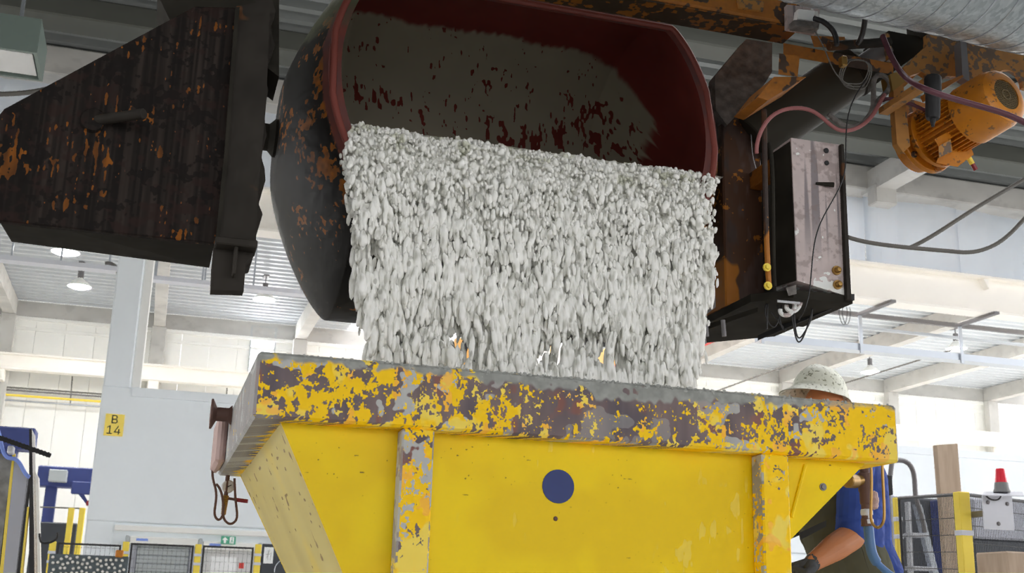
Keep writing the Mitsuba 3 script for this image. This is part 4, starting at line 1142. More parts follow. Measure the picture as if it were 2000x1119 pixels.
tag(add('dark_bar', cyl(a, b, .018, 20, .003), 'grimy_steel', smooth=40), 'dark round bar crossing above the orange arm', 'bar')
jb = thing('junction_box', 'small white cement-smeared junction box on the crossbeam end', 'junction box')
add('backplate', prism(pxpoly([(1536, 10), (1600, 18), (1594, 66), (1537, 56)], 3.58), 3.575, 3.598), 'scuffed_mauve', jb)
add('cover', prism(pxpoly([(1560, 17), (1592, 20), (1590, 42), (1558, 37)], 3.54), 3.54, 3.576, .003), 'white_print', jb)
add('base_crust', prism(pxpoly([(1552, 38), (1602, 42), (1600, 56), (1554, 50)], 3.53), 3.53, 3.576, .004), 'crusted_cement', jb)

# wiring
def cable(name, pts, r_, m, lab, cat_='cable', n=50):
    return tag(add(name, tube(pxcurve(pts, n), r_, 10), m, smooth=True), lab, cat_)


cable('red_hose', [(1478, 300, 3.56), (1482, 268, 3.55), (1510, 225, 3.54), (1560, 211, 3.54), (1600, 225, 3.55), (1640, 254, 3.56), (1690, 240, 3.56), (1716, 205, 3.56), (1728, 185, 3.57)], .0075, 'red_hose', 'pinkish red hose curving in a wave below the hydraulic cylinder', 'hose')
cable('grey_hose', [(1618, 222, 3.6), (1640, 240, 3.6), (1665, 248, 3.6), (1690, 235, 3.6), (1704, 212, 3.6), (1706, 180, 3.6), (1708, 155, 3.6), (1716, 147, 3.6), (1728, 150, 3.6), (1738, 165, 3.6), (1722, 190, 3.6), (1706, 210, 3.6)], .010, 'crusted_cement', 'grey cement-crusted hose loop left of the motor bracket', 'hose')
cable('plum_cable', [(1724, 70, 3.45), (1745, 118, 3.4), (1768, 150, 3.3), (1810, 175, 3.13), (1860, 192, 3.13), (1930, 212, 3.13), (1975, 227, 3.13), (2040, 262, 3.13)], .0105, 'plum_cable', 'dark plum-red cable running across the orange motor')
cable('plum_cable', [(1724, 197, 3.6), (1735, 193, 3.6), (1765, 198, 3.6), (1800, 212, 3.6), (1830, 222, 3.65)], .007, 'plum_cable', 'thin plum-red hose entering behind the motor', 'hose')
cable('black_hose', [(1590, 36, 3.52), (1612, 45, 3.5), (1628, 62, 3.5), (1634, 88, 3.5)], .010, 'black_wire', 'short black hose from the white junction box', 'hose')
cable('black_hose', [(1690, 36, 3.3), (1686, 60, 3.35), (1676, 84, 3.5)], .010, 'black_wire', 'short black hose hanging from the duct', 'hose')
cable('thin_wire', [(1702, 138, 3.5), (1680, 172, 3.5), (1658, 220, 3.5), (1652, 290, 3.5), (1646, 350, 3.5), (1610, 420, 3.5), (1590, 480, 3.5), (1582, 560, 3.5), (1573, 600, 3.5), (1560, 625, 3.55)], .0022, 'black_wire', 'thin black wire trailing down over the mauve box', 'wire')
cable('thin_wire', [(1466, 205, 3.92), (1468, 280, 3.92), (1474, 320, 3.92), (1482, 345, 3.92), (1478, 362, 3.92)], .002, 'pale_zinc', 'thin pale wire hanging down the rusty post', 'wire')
cable('thin_wire', [(1590, 60, 3.5), (1610, 95, 3.5), (1625, 130, 3.5), (1640, 152, 3.5), (1668, 170, 3.5)], .0025, 'grey_cable', 'thin grey wire hanging from the junction box to the wire coil', 'wire')
co = thing('wire_coil', 'coil of grey wire hanging in front of the hydraulic cylinder', 'wire coil')
for k in range(3):
    th = np.linspace(0, 2 * np.pi, 50)
    p = at(1668 + k * 3, 140 + 3 * k, 3.5)
    c = np.array([p + (B[0] * math.cos(t_) * .052 + B[1] * math.sin(t_) * (.05 + .004 * k)) + np.array([0, .01 * math.sin(3 * t_), 0]) for t_ in th])
    add('turn', tube(c, .0025, 6, False), 'grey_cable', co)
p = at(1645, 122, 3.49)
add('clip', box(p[0] - .012, p[0] + .012, 3.47, 3.5, p[2] - .02, p[2] + .02, .004), 'brass', co)
hk = thing('hanging_wires', 'tangle of thin black wires hanging under the mauve box', 'wire')
for pts in ([(1548, 600), (1552, 640), (1560, 672), (1572, 660), (1585, 630), (1580, 600)], [(1500, 600), (1500, 640), (1512, 650), (1522, 630), (1530, 600)], [(1515, 590), (1520, 620), (1530, 656), (1535, 655)], [(1535, 585), (1550, 650), (1560, 680), (1575, 655), (1588, 610)], [(1500, 590), (1498, 655)], [(1505, 620), (1530, 652), (1520, 640)]):
    add('strand', tube(pxcurve([(x, y - 12, 3.72) for x, y in pts], 30), .0028, 6), 'black_wire', hk)
pc = thing('pipe_clamps', 'mauve pipe hooks and clamp bracket under the mauve box', 'clamp')
for k, (x, y) in enumerate(((1548, 598), (1536, 606))):
    c = pxcurve([(x - 12, y - 2, 3.66), (x - 8, y + 8, 3.66), (x + 4, y + 9, 3.66), (x + 14, y - 2, 3.66), (x + 16, y - 12, 3.66)], 20)
    add('hook', tube(c, .008, 8), 'scuffed_mauve', pc)
a, b = at(1518, 588, 3.64), at(1562, 592, 3.62)
add('cross_bar', cyl(a, b, .005, 8), 'pale_zinc', pc)
add('block', hull([at(x, y, Y) for Y in (3.6, 3.66) for x, y in ((1535, 562), (1555, 556), (1556, 574), (1540, 578))]), 'crusted_cement', pc)
cable('overhead_cable', [(1656, 463, 3.9), (1700, 474, 3.9), (1780, 484, 3.9), (1860, 491, 3.9), (1900, 492, 3.9), (1950, 474, 3.9), (2000, 428, 3.9), (2060, 370, 3.9)], .0085, 'grey_cable', 'grey dusty cable sagging across the tarpaulins at right')
cable('overhead_cable', [(1776, 484, 3.92), (1830, 455, 3.92), (1900, 410, 3.92), (2000, 350, 3.92), (2070, 305, 3.92)], .0085, 'grey_cable', 'straight grey cable branching up to the right edge')

# ------------------------------------------------------------------ orange gear motor
R_, U_v, V_ = B[0], -B[1], B[2]
fc_ = at(1966, 184, 3.34)
ray = (fc_ - CAM) / np.linalg.norm(fc_ - CAM)
im = R_ * .86 + U_v * .51
ax = -ray * .70 + im * .72
ax /= np.linalg.norm(ax)
sx = np.cross(ax, [0, 0, 1.0])
sx /= np.linalg.norm(sx)
sy = np.cross(sx, ax)
gm = thing('gear_motor', 'orange electric gear motor with finned body and round fan grille', 'motor')
ml = lambda prof, n=48: lathe([(r_, h_ if h_ < .17 else .17 + (h_ - .17) * .8) for r_, h_ in prof], fc_, -ax, n)   # profile heights run from the fan end backwards
fcv = add('fan_cover', ml([(.062, .0), (.085, .0), (.105, .012), (.115, .04), (.118, .17), (.110, .175), (.110, .17), (.08, .05), (.062, .012), (.062, 0)]), 'motor_orange', gm, smooth=35)
wires = [tube(np.array([fc_ + sx * k * .008 - sy * h_, fc_ + sx * k * .008 + sy * h_]) - ax * .004, .0018, 4) for k in range(-8, 9) for h_ in [math.sqrt(max(.066 ** 2 - (k * .008) ** 2, 1e-5))]]
wires += [tube(np.array([fc_ + sy * k * .008 - sx * h_, fc_ + sy * k * .008 + sx * h_]) - ax * .004, .0018, 4) for k in range(-8, 9) for h_ in [math.sqrt(max(.066 ** 2 - (k * .008) ** 2, 1e-5))]]
k = add('fan_grille', cat(*wires, lathe([(.018, 0), (.022, 0), (.022, .004), (.018, .004), (.018, 0)], fc_, -ax, 24)), 'dark_grille', fcv)
labels[k] = {'label': 'dark wire fan grille', 'kind': 'stuff'}
add('fan_backing', ml([(0, .012), (.07, .012), (.07, .03), (0, .03)]), 'black_matte', fcv)
sta = add('stator', ml([(0, .15), (.092, .15), (.092, .40), (0, .40)]), 'motor_orange', gm, smooth=35)
for k in range(36):
    t_ = 2 * np.pi * k / 36
    dv = sx * math.cos(t_) + sy * math.sin(t_)
    pv_ = np.cross(ax, dv)
    c_ = [fc_ - ax * L_ + dv * rr_ + pv_ * w_ for L_ in (.172, .345) for rr_ in (.088, .113) for w_ in (-.002, .002)]
    add('cooling_fin', hull(c_), 'motor_orange', sta)
add('end_shield', ml([(0, .39), (.122, .39), (.128, .395), (.128, .415), (.10, .43), (.10, .46), (0, .46)]), 'motor_orange', gm, smooth=35)
flg = add('flange', ml([(0, .45), (.128, .45), (.132, .455), (.132, .475), (.128, .48), (0, .48)], 40), 'motor_orange', gm, smooth=35)
add('gearbox', ml([(0, .48), (.10, .48), (.108, .50), (.10, .55), (.07, .57), (0, .57)], 40), 'motor_orange', gm, smooth=35)
for k in range(6):
    t_ = 2 * np.pi * (k + .3) / 6
    p = fc_ - ax * .393 + (sx * math.cos(t_) + sy * math.sin(t_)) * .118
    add('bolt', bolt(p, ax, .009, .012), 'rusty_orange', flg)
# terminal box on the underside, hub foot
tb = lambda pts, Y0, Y1: hull([at(x, y, Y) for Y in (Y0, Y1) for x, y in pts])
tbx = add('terminal_box', tb([(1828, 318), (1840, 290), (1895, 284), (1902, 302), (1870, 326)], 3.58, 3.74), 'motor_orange', gm)
add('terminal_lid', tb([(1833, 286), (1857, 272), (1860, 296), (1834, 308)], 3.50, 3.58), 'bracket_orange', tbx)
add('foot_rib', tb([(1825, 272), (1876, 244), (1880, 254), (1834, 288)], 3.53, 3.62), 'motor_orange', gm)
c = pxcurve([(1892, 308, 3.6), (1898, 318, 3.6), (1906, 332, 3.6)], 10)
add('cable_gland', tube(c[:6], .010, 10), 'post_yellow', tbx)
add('cable_stub', tube(c[5:], .009, 10), 'handle_red', tbx)
# motor bracket
mb = thing('motor_bracket', 'worn orange steel bracket carrying the gear motor', 'bracket')
add('upper_plate', prism(pxpoly([(1765, 132), (1812, 88), (1812, 66), (1885, 84), (1880, 150), (1850, 148), (1832, 160), (1800, 140), (1772, 150)], 3.62), 3.62, 3.65), 'bracket_orange', mb)
hp = Polygon(pxpoly([(1886, 84), (2060, 122), (2060, 185), (1990, 170), (1955, 172), (1952, 172), (1892, 164), (1886, 150)], 3.56))
hc_ = at(1972, 162, 3.56)
hp = hp.difference(affinity.scale(Polygon([(hc_[0] + .062 * math.cos(t_), hc_[2] + .056 * math.sin(t_)) for t_ in np.linspace(0, 6.2, 30)]), 1, 1))
hp = max(getattr(hp, 'geoms', [hp]), key=lambda g_: g_.area)
m = trimesh.creation.extrude_polygon(hp, .02, engine='earcut')
m.vertices = np.c_[m.vertices[:, 0], 3.56 + m.vertices[:, 2], m.vertices[:, 1]]
add('side_plate', m, 'bracket_orange', mb)
add('plate_edge', prism(pxpoly([(1876, 80), (1888, 84), (1894, 160), (1880, 152)], 3.54), 3.54, 3.58), 'steel_grey', mb)
add('front_web', prism(pxpoly([(1744, 158), (1764, 162), (1772, 230), (1778, 285), (1764, 298), (1752, 280), (1748, 230)], 3.63), 3.63, 3.66), 'bracket_orange', mb)
add('diagonal', prism(pxpoly([(1752, 150), (1822, 92), (1836, 100), (1768, 168)], 3.66), 3.66, 3.69), 'bracket_orange', mb)
add('pivot_block', prism(pxpoly([(1738, 145), (1760, 138), (1768, 160), (1744, 178)], 3.58), 3.58, 3.64), 'brass', mb)
add('cross_plate', prism(pxpoly([(1834, 165), (1880, 146), (1882, 150), (1840, 176)], 3.5), 3.5, 3.62), 'rusty_orange', mb)
add('dark_hood', prism(pxpoly([(1735, 60), (1815, 75), (1812, 92), (1762, 128), (1742, 110)], 3.72), 3.72, 3.9), 'dark_grime', mb)
add('edge_bar', prism(pxpoly([(1729, 64), (1737, 66), (1744, 118), (1736, 116)], 3.70), 3.70, 3.72), 'bracket_orange', mb)
hx = at(1850, 60, 3.7)
add('hanger', box(hx[0] - .12, hx[0] + .12, 3.68, 3.80, at(1850, 80, 3.7)[2], ZC1), 'dark_grime', mb)
add('mount_plate', hull([fc_ - ax * .37 + sx * a_ + sy * b_ - ax * c_ for a_ in (-.13, .13) for b_ in (-.06, .20) for c_ in (.05, .062)]), 'bracket_orange', mb)

a, b = at(1822, 150, 3.32), at(1822, 232, 3.32)
L = np.linalg.norm(b - a)
cp = add('canister', lathe([(0, 0), (.026, 0), (.030, .006), (.030, L * .38), (.026, L * .40), (.026, L * .92), (.022, L), (0, L)], a, b - a, 28), 'black_matte', mb, smooth=35)
labels[cp] = {'label': 'black canister with nozzle'}
add('canister_bracket', box(a[0] - .02, a[0] + .02, 3.33, 3.63, a[2] - .02, a[2] + .004), 'bracket_orange', mb)
add('nozzle', lathe([(0, 0), (.010, 0), (.010, .012), (.007, .018), (.006, .03), (0, .03)], b, b - a, 16), 'black_matte', cp, smooth=35)

# ------------------------------------------------------------------ spiral duct
du = thing('spiral_duct', 'galvanised spiral ventilation duct crossing the upper right corner', 'duct')
p, q = at(1500, -4, 3.0), at(2000, 108, 3.16)
dv = (q - p) / np.linalg.norm(q - p)
vr = (p + q) / 2 - CAM
nu = np.cross(vr, dv)
nu = nu / np.linalg.norm(nu)
if nu[2] < 0:
    nu = -nu
RD = .27
a, b = p - dv * 1.2 + nu * RD, q + dv * 1.2 + nu * RD
add('pipe', tube(np.linspace(a, b, 60), RD, 72), 'galvanised', du, smooth=40)
L = np.linalg.norm(b - a)
e1_ = nu
e2_ = np.cross(dv, nu)
th = np.linspace(0, 2 * np.pi * L / .088, int(L / .088 * 64))
hel = a + np.outer(th / (2 * np.pi) * .088, dv) + (RD + .0005) * (np.outer(np.cos(th), e1_) + np.outer(np.sin(th), e2_))
add('spiral_seam', tube(hel, .0022, 5), 'zinc', du)
for s_ in (.12, .88):
    pt = a + dv * L * s_
    add('hanger', cyl(pt + nu * RD * .98, [pt[0], pt[1], ZC1], .01, 8), 'zinc', du)

# ------------------------------------------------------------------ fence, plank, beacon, ladder at lower right
YK = 8.6
pk = []
for k, (xa, xb, yt) in enumerate(((1744, 1757, 972), (1864, 1890, 961))):
    Y = (8.6, 7.2)[k]
    p = at((xa + xb) / 2, yt, Y)
    w = (xb - xa) / F * Y * 1.13 / 2
    pk.append((p, Y))
    t = thing('fence_post', ['slim yellow fence post just right of the hopper hoses', 'broad yellow fence post in front of the leaning plank'][k], 'post')
    add('post', box(p[0] - w, p[0] + w, Y - w * .8, Y + w * .8, 0, p[2], .006), 'post_yellow', t)
    for y_ in ((1014, 1048), (1041,))[k]:
        pz_ = at(1880, y_, Y)[2] if k else at(1750, y_, Y)[2]
        add('clip', box(p[0] - w - .006, p[0] + w + .006, Y - w * .8 - .006, Y + w * .8, pz_ - .018, pz_ + .018, .003), 'pale_zinc', t)
ends = [(pk[0][0], pk[0][1]), (pk[1][0], pk[1][1]), (at(2060, 985, 8.2), 8.2)]
for k in range(2):
    (p, Ya), (q, Yb) = ends[k], ends[k + 1]
    t = thing('mesh_fence', ['black wire mesh fence panel between the two yellow posts at right', 'black wire mesh fence panel right of the broad yellow post, behind the grey plate'][k], 'fence')
    zt_ = min(p[2], q[2]) - .005
    A_ = np.array([p[0], Ya, 0]) + (np.array([q[0], Yb, 0]) - np.array([p[0], Ya, 0])) * .05
    E_ = np.array([p[0], Ya, 0]) + (np.array([q[0], Yb, 0]) - np.array([p[0], Ya, 0])) * .95
    fz = lambda s_, z_: A_ + (E_ - A_) * s_ + np.array([0, 0, z_])
    top = lambda s_: (p[2] + (q[2] - p[2]) * s_) - .01
    add('frame', cat(tube(np.array([fz(0, .1), fz(0, top(0))]), .012, 6), tube(np.array([fz(1, .1), fz(1, top(1))]), .012, 6), tube(np.array([fz(0, top(0)), fz(1, top(1))]), .014, 6), tube(np.array([fz(0, .1), fz(1, .1)]), .012, 6)), 'black_wire', t)
    nw = int(np.linalg.norm(E_ - A_) / .032)
    for s_ in np.linspace(0, 1, nw + 1)[1:-1]:
        add('wire', tube(np.array([fz(s_, .1), fz(s_, top(s_))]), .0024, 4), 'black_wire', t)
    for z_ in np.arange(.18, min(top(0), top(1)) - .02, .125):
        add('cross_wire', tube(np.array([fz(0, z_), fz(1, z_ + (top(1) - top(0)) * z_ / 2)]), .0028, 4), 'black_wire', t)
YQ = 8.9
pl = thing('wood_plank', 'rough wooden plank leaning upright behind the yellow fence post', 'plank')
f0 = [at(1830, 869, YQ), at(1870, 866, YQ), at(1890, 1119, YQ), at(1850, 1119, YQ)]
fr_ = [f0[0], f0[1], f0[2] + (f0[2] - f0[1]) * (f0[2][2] / (f0[1][2] - f0[2][2])), f0[3] + (f0[3] - f0[0]) * (f0[3][2] / (f0[0][2] - f0[3][2]))]
add('board', hull([q + np.array([0, e, 0]) for e in (0, .06) for q in fr_]), 'plank', pl)
bc = thing('warning_beacon', 'red warning beacon with grey base on a bracket above the fence', 'beacon')
YBc = 6.9
p = at(1957, 962, YBc)
add('lens', lathe([(0, .068), (.041, .068), (.040, .072), (.030, .155), (.026, .163), (0, .165)], p, n=28), 'beacon_red', bc, smooth=35)
add('base', lathe([(0, .002), (.056, .002), (.056, .010), (.048, .030), (.044, .068), (0, .068)], p, n=28), 'beacon_base', bc, smooth=35)
bp = thing('beacon_plate', 'light grey metal plate with bolts hung on the fence under the beacon', 'plate')
add('shelf', hull([at(x, y, Y) for Y, x, y in ((6.75, 1918, 966), (6.75, 2000, 968), (7.05, 1922, 960), (7.05, 1996, 960))] + [at(x, y + 2, Y) for Y, x, y in ((6.75, 1918, 966), (6.75, 2000, 968), (7.05, 1922, 960), (7.05, 1996, 960))]), 'pale_zinc', bp)
pts = [(1919, 968), (1976, 965), (1981, 1036), (1923, 1033)]
add('plate', prism(pxpoly(pts, 6.95), 6.95, 6.96), 'pale_zinc', bp)
for x_, y_ in ((1929, 981), (1967, 984), (1950, 1023)):
    add('bolt', bolt(at(x_, y_, 6.95), r=.010, h=.010), 'steel_grey', bp)
add('cable', tube(pxcurve([(1925, 966, 6.93), (1935, 975, 6.93), (1948, 976, 6.93), (1955, 968, 6.93)], 16), .005, 6), 'black_wire', bp)
add('fixing_arm', box(at(1950, 1000, 6.96)[0] - .02, at(1950, 1000, 6.96)[0] + .02, 6.958, 7.42, at(1950, 1000, 6.96)[2] - .02, at(1950, 1000, 6.96)[2] + .02), 'steel_grey', bp)
# step ladder behind the fence
ld = thing('step_ladder', 'grey aluminium step ladder standing behind the wire fence', 'ladder')
YLd = 9.4
a0, a1 = at(1776, 980, YLd), at(1783, 1119, YLd)
b0, b1 = at(1795, 985, YLd), at(1828, 1119, YLd)
ext = lambda u_, v_: v_ + (v_ - u_) * (v_[2] / (u_[2] - v_[2]))
add('rail', hull([q + np.array([dx, dy, 0]) for q in (a0, ext(a0, a1)) for dx in (-.012, .012) for dy in (0, .06)]), 'pale_zinc', ld)
add('rail', hull([q + np.array([dx, dy, 0]) for q in (b0, ext(b0, b1)) for dx in (-.03, .03) for dy in (0, .06)]), 'zinc', ld)
zz0 = a0[2]
k = 0
for yp in (1042, 1107):
    zs_ = at(1790, yp, YLd)[2]
    fa, fb = (a0[2] - zs_) / (a0[2] - a1[2]), (b0[2] - zs_) / (b0[2] - b1[2])
    la, lb = a0 + (a1 - a0) * fa, b0 + (b1 - b0) * fb
    add('step', box(la[0], lb[0], YLd - .02, YLd + .12, zs_ - .03, zs_ + .005, .004), 'pale_zinc', ld)
for zs_ in (.35, .62):
    fa, fb = (a0[2] - zs_) / (a0[2] - a1[2]), (b0[2] - zs_) / (b0[2] - b1[2])
    la, lb = a0 + (a1 - a0) * fa, b0 + (b1 - b0) * fb
    add('step', box(la[0], lb[0], YLd - .02, YLd + .12, zs_ - .03, zs_ + .005, .004), 'pale_zinc', ld)
c = pxcurve([(1742, 902, YLd), (1758, 899, YLd), (1775, 906, YLd), (1785, 928, YLd), (1788, 965, YLd), (1794, 990, YLd), (1806, 1040, YLd)], 50)
add('handrail', tube(c, .022, 12), 'steel_grey', ld, smooth=True)
c = np.array([at(1742, 902, YLd), at(1735, 960, YLd), [at(1735, 960, YLd)[0], YLd, 0.0]])
add('handrail', tube(c, .022, 12), 'steel_grey', ld)
# machines behind the fence
p, q = at(1738, 965, 10.6), at(1845, 965, 10.6)
tag(add('control_cabinet', box(p[0], q[0], 10.6, 11.3, 0, p[2] - .02, .02), 'charcoal'), 'dark grey machine cabinet behind the wire fence', 'cabinet')
p, q = at(1836, 975, 10.4), at(1858, 975, 10.4)
tag(add('blue_pillar', box(p[0], q[0], 10.4, 10.58, 0, p[2], .01), 'blue_crane_paint'), 'blue steel pillar behind the wire fence left of the plank', 'pillar')
p, q = at(1898, 972, 10.0), at(2060, 975, 10.0)
zb_ = at(1920, 1052, 10.0)[2]
tag(add('machine_hood', box(p[0], q[0], 10.0, 10.38, zb_, p[2], .02), 'blue_crane_paint'), 'dull blue machine hood behind the fence under the beacon', 'machine')
scene[list(labels)[-1]]['bsdf'] = {'type': 'ref', 'id': 'form_face'}
tag(add('dark_machine', box(p[0], q[0], 10.02, 10.38, 0, zb_ - .001, .02), 'charcoal'), 'dark machine frame below the blue hood behind the fence', 'machine')
p, q = at(1966, 1076, 6.3), at(2060, 1078, 6.3)
tag(add('wood_block', box(p[0], q[0], 6.3, 6.6, 0, p[2], .01), 'plank'), 'brown wooden block at the lower right corner', 'wood block')
p, q = at(1708, 935, 7.6), at(1746, 960, 7.6)
t = thing('switch_box', 'light grey switch box with black cover beside the hopper wire loop', 'switch box')
add('case', box(p[0], at(1722, 950, 7.6)[0], 7.6, 7.75, q[2] - .02, p[2], .006), 'pale_zinc', t)
add('cover', box(at(1727, 950, 7.6)[0], at(1738, 950, 7.6)[0], 7.56, 7.75, q[2] - .03, p[2] + .03, .006), 'black_matte', t)
add('side_case', box(at(1738, 950, 7.6)[0], q[0] + .02, 7.65, 7.75, q[2] - .02, p[2] + .02, .006), 'pale_zinc', t)
add('stand', box(p[0] + .02, p[0] + .06, 7.65, 7.72, 0, q[2], .004), 'pale_zinc', t)
p, q = at(1716, 965, 9.6), at(1748, 1040, 9.6)
tag(add('blue_door_panel', box(p[0], q[0] + .02, 9.6, 9.9, 0, p[2], .01), 'form_face'), 'blue-grey machine panel between wire loop and slim yellow post', 'panel')

# ------------------------------------------------------------------ the worker
pe = thing('person', 'worker in cream helmet, blue shirt and dark green bib overalls reaching under the hopper', 'person')
PY = 4.55
hd = at(1603, 800, PY + .02)
P3 = lambda x, y, Y: at(x, y, Y)
neck = P3(1655, 855, PY + .06)
shL, shR = P3(1672, 915, PY - .06), P3(1655, 890, PY + .30)
elL, wrL = P3(1662, 1048, PY - .12), P3(1588, 1098, PY - .20)
elR, wrR = shR + [-.10, .05, -.27], shR + [-.33, -.02, -.36]
hip = P3(1672, 1135, PY + .12)
hip[2] = .92
chest = (shL + shR) / 2 + [-.04, 0, -.08]
belly = (chest + hip) / 2 + [-.03, 0, 0]
hipL, hipR = hip + [0, -.09, 0], hip + [0, .09, 0]
knL, knR = hipL + [-.05, -.03, -.42], hipR + [.05, .03, -.42]
anL, anR = np.array([hipL[0] + .02, hipL[1] - .03, .09]), np.array([hipR[0] + .10, hipR[1] + .04, .09])
face = np.array([-.9, -.35, -.1])
face /= np.linalg.norm(face)
bones = [(hd + [.02, 0, .03], .085, hd + face * .035 + [0, 0, -.035], .068), (hd + [.01, 0, -.06], .055, neck, .056), (neck, .06, chest, .12), (shL, .062, shR, .062),
         (chest + [0, -.06, 0], .115, belly + [0, -.05, 0], .11), (chest + [0, .06, 0], .115, belly + [0, .05, 0], .11), (belly, .125, hip, .125),
         (shL, .060, elL, .056), (elL, .058, elL + (wrL - elL) * .4, .056), (elL + (wrL - elL) * .4, .056, wrL, .036), (shR, .056, elR, .045), (elR, .045, wrR, .029),
         (hipL, .09, knL, .062), (knL, .06, anL, .042), (hipR, .09, knR, .062), (knR, .06, anR, .042)]
nose = hd + face * .108 + [0, 0, -.035]
bones += [(hd + face * .085 + [0, 0, -.01], .012, nose, .014), (hd + np.cross(face, [0, 0, 1]) * .078 + [0, 0, -.03], .018, hd + np.cross(face, [0, 0, 1]) * .078 + [0, 0, -.01], .022), (hd - np.cross(face, [0, 0, 1]) * .078 + [0, 0, -.03], .018, hd - np.cross(face, [0, 0, 1]) * .078 + [0, 0, -.01], .022)]


def hand_bones(w, d, up):
    d = d / np.linalg.norm(d)
    s = np.cross(d, up)
    s /= np.linalg.norm(s)
    u = np.cross(s, d)
    k = w + d * .085
    out = [(w, .028, w + d * .05 + s * .02, .022), (w, .028, w + d * .05 - s * .02, .022), (w + d * .04 + s * .025, .02, k + s * .028, .013), (w + d * .04 - s * .025, .02, k - s * .028, .013), (k - s * .03, .013, k + s * .03, .013)]
    for i_, (o, L_) in enumerate(((.030, .058), (.010, .068), (-.010, .064), (-.030, .050))):
        a_ = k + s * o
        b_ = a_ + (d * .8 - u * .6) * L_ * .5
        c_ = b_ + (d * .25 - u * .97) * L_ * .4
        e_ = c_ + (-d * .4 - u * .9) * L_ * .35
        out += [(a_, .0105, b_, .0098), (b_, .0098, c_, .0092), (c_, .0092, e_, .0082)]
    t0 = w + d * .03 + s * .03
    t1 = t0 + (s * .75 + d * .6 - u * .2) * .04
    t2 = t1 + (d * .85 - u * .5 - s * .1) * .034
    return out + [(t0, .015, t1, .0125), (t1, .0125, t2, .0105)]


bones_h = hand_bones(wrL, wrL - elL, np.array([0, -.3, 1.])) + hand_bones(wrR, wrR - elR, np.array([0, .3, 1.]))
add('body', skin(bones, .016, 8), 'skin_tone', pe, smooth=True)
for side_, cen in ((1, 0), (-1, 0)):
    ep = hd + face * .088 + np.cross(face, [0, 0, 1]) * .03 * side_ + [0, 0, .0]
    add('eye', lathe([(0, -.011), (.009, -.006), (.011, 0), (.009, .006), (0, .011)], ep, face, 12), 'white_print', pe, smooth=True)
mo = hd + face * .098 + [0, 0, -.075]
add('mouth', tube(np.array([mo + np.cross(face, [0, 0, 1]) * s_ for s_ in (-.022, -.01, .01, .022)]), [.003, .006, .006, .003], 8), 'red_hose', pe, smooth=True)
add('glove', skin(bones_h[:len(bones_h) // 2] + [(wrL + (elL - wrL) * .16, .037, wrL, .036)], .006, 6), 'glove_grey', pe, smooth=True)
add('glove', skin(bones_h[len(bones_h) // 2:] + [(wrR + (elR - wrR) * .16, .037, wrR, .036)], .006, 6), 'glove_grey', pe, smooth=True)
sl_end = shL + (elL - shL) * .93
srr = shR + (elR - shR) * .93
shirt = [(neck + [0, 0, -.05], .085, chest, .14), (shL, .08, shR, .08), (chest + [.0, -.06, 0], .135, belly + [.0, -.06, -.05], .135), (chest + [.0, .06, 0], .135, belly + [.0, .06, -.05], .135), (chest + [.06, -.03, 0], .12, belly + [.10, -.03, -.1], .10),
         (shL, .078, sl_end, .064), (shR, .078, srr, .062), (belly + [.10, -.03, -.08], .10, hip + [.12, -.03, .05], .085)]
m = skin(shirt, .018, 6)
v = m.vertices
m.vertices = v + m.vertex_normals * (.010 * (meshkit.fbm(v * np.array([16, 16, 30]), 3) - .5))[:, None]
sht = add('shirt', m, 'shirt_blue', pe, smooth=True)
cuff = skin([(shL + (elL - shL) * .86, .068, sl_end, .067)], .012, 5)
add('sleeve_cuff', cuff, 'shirt_blue', sht, smooth=True)
ov = [(chest + [-.05, -.05, -.04], .128, belly + [-.05, -.06, 0], .132), (chest + [-.05, .06, -.04], .128, belly + [-.05, .05, 0], .132), (belly + [-.03, -.05, 0], .14, hip + [0, -.05, 0], .145), (belly + [-.03, .05, 0], .14, hip + [0, .05, 0], .145),
      (belly + [-.10, -.03, .02], .12, hip + [-.06, -.02, -.02], .13), (hipL, .11, knL, .085), (knL, .085, anL + [0, 0, .03], .078), (hipR, .11, knR, .085), (knR, .085, anR + [0, 0, .03], .078), (chest + [-.07, -.12, -.02], .05, belly + [-.06, -.13, 0], .07)]
m = skin(ov, .018, 6)
v = m.vertices
m.vertices = v + m.vertex_normals * (.012 * (meshkit.fbm(v * np.array([14, 14, 14]), 3) - .5))[:, None]
ovl = add('overalls', m, 'overalls_green', pe, smooth=True)
pb = P3(1595, 1025, PY - .2)
add('chest_pocket', hull([P3(x, y, Y) for Y in (PY - .185, PY - .10) for x, y in ((1562, 1040), (1614, 1016), (1614, 1028), (1564, 1054))]), 'pocket_dark', ovl)
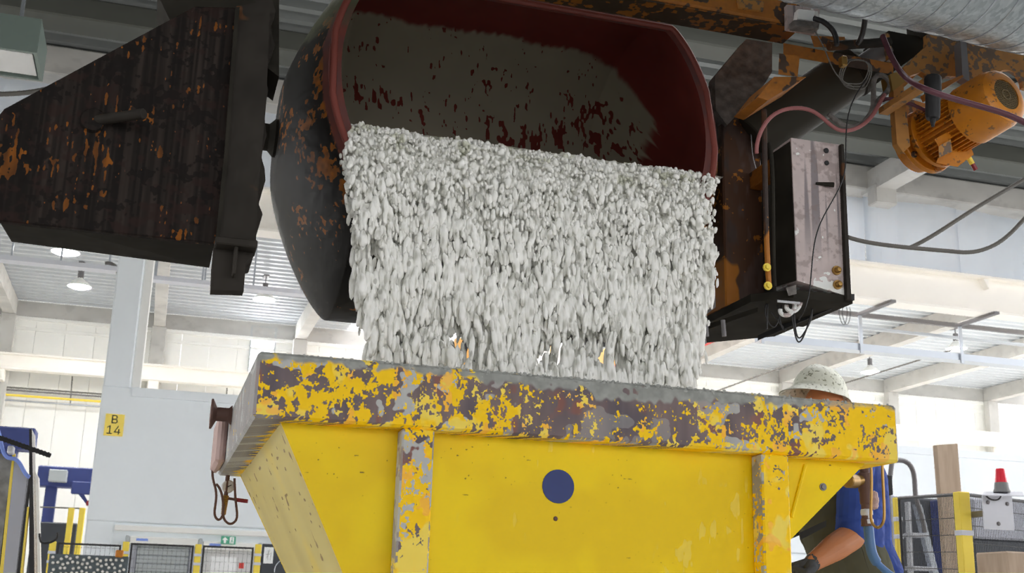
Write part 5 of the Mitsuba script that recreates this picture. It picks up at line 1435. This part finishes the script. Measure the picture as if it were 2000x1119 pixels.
for an in (anL, anR):
    add('boot', skin([(an + [0, 0, .06], .06, an + [.0, 0, -.03], .058), (an + [.0, 0, -.035], .052, an + [-.15, 0, -.045], .042)], .014, 5), 'black_matte', pe, smooth=True)
# helmet: domed shell with brim towards the face
hx_ = face - [0, 0, face[2]]
hx_ /= np.linalg.norm(hx_)
hy_ = np.cross([0, 0, 1], hx_)
n1, n2 = 26, 64
V, Fc = [], []
for i_ in range(n1 + 1):
    ph = i_ / n1 * 1.58
    for j_ in range(n2):
        t_ = 2 * np.pi * j_ / n2
        cs, sn = math.cos(t_), math.sin(t_)
        rr_ = math.sin(min(ph, 1.571)) ** .9
        L_ = .150 if cs > 0 else .140
        br = max(0, ph - 1.36) / .22 * (.012 + .060 * max(cs, 0) ** 2)
        x_, y_, z_ = (L_ * rr_ + br) * cs, (.112 * rr_ + br) * sn, .150 * max(math.cos(ph), 0)
        z_ -= .020 * max(0, ph - 1.3) / .28 * max(cs, 0) + .0
        z_ += .006 * math.exp(-(y_ / .02) ** 2) * math.cos(ph)
        V.append(hd + [0, 0, .035] + hx_ * x_ + hy_ * y_ + np.array([0, 0, z_]))
for i_ in range(n1):
    for j_ in range(n2):
        a_, b_ = i_ * n2 + j_, i_ * n2 + (j_ + 1) % n2
        Fc += [(a_, a_ + n2, b_ + n2), (a_, b_ + n2, b_)]
m = trimesh.Trimesh(np.array(V), np.array(Fc), process=True)
tilt = trimesh.transformations.rotation_matrix(math.radians(-9), hy_, hd + [0, 0, .035])
m.apply_transform(tilt)
m.apply_translation((0, 0, .012))
inn = m.copy()
inn.vertices = inn.vertices - (inn.vertices - (hd + [0, 0, .03])) * .03
inn.invert()
hlm = add('helmet', cat(m, inn), 'helmet_cream', pe, smooth=True)
for s_ in (1, -1):
    add('helmet_strap', tube(np.array([hd + hy_ * .095 * s_ + [0, 0, .03], hd + hy_ * .08 * s_ + hx_ * .02 + [0, 0, -.06], hd + hx_ * .05 + [0, 0, -.115]]), .005, 6), 'charcoal', hlm)
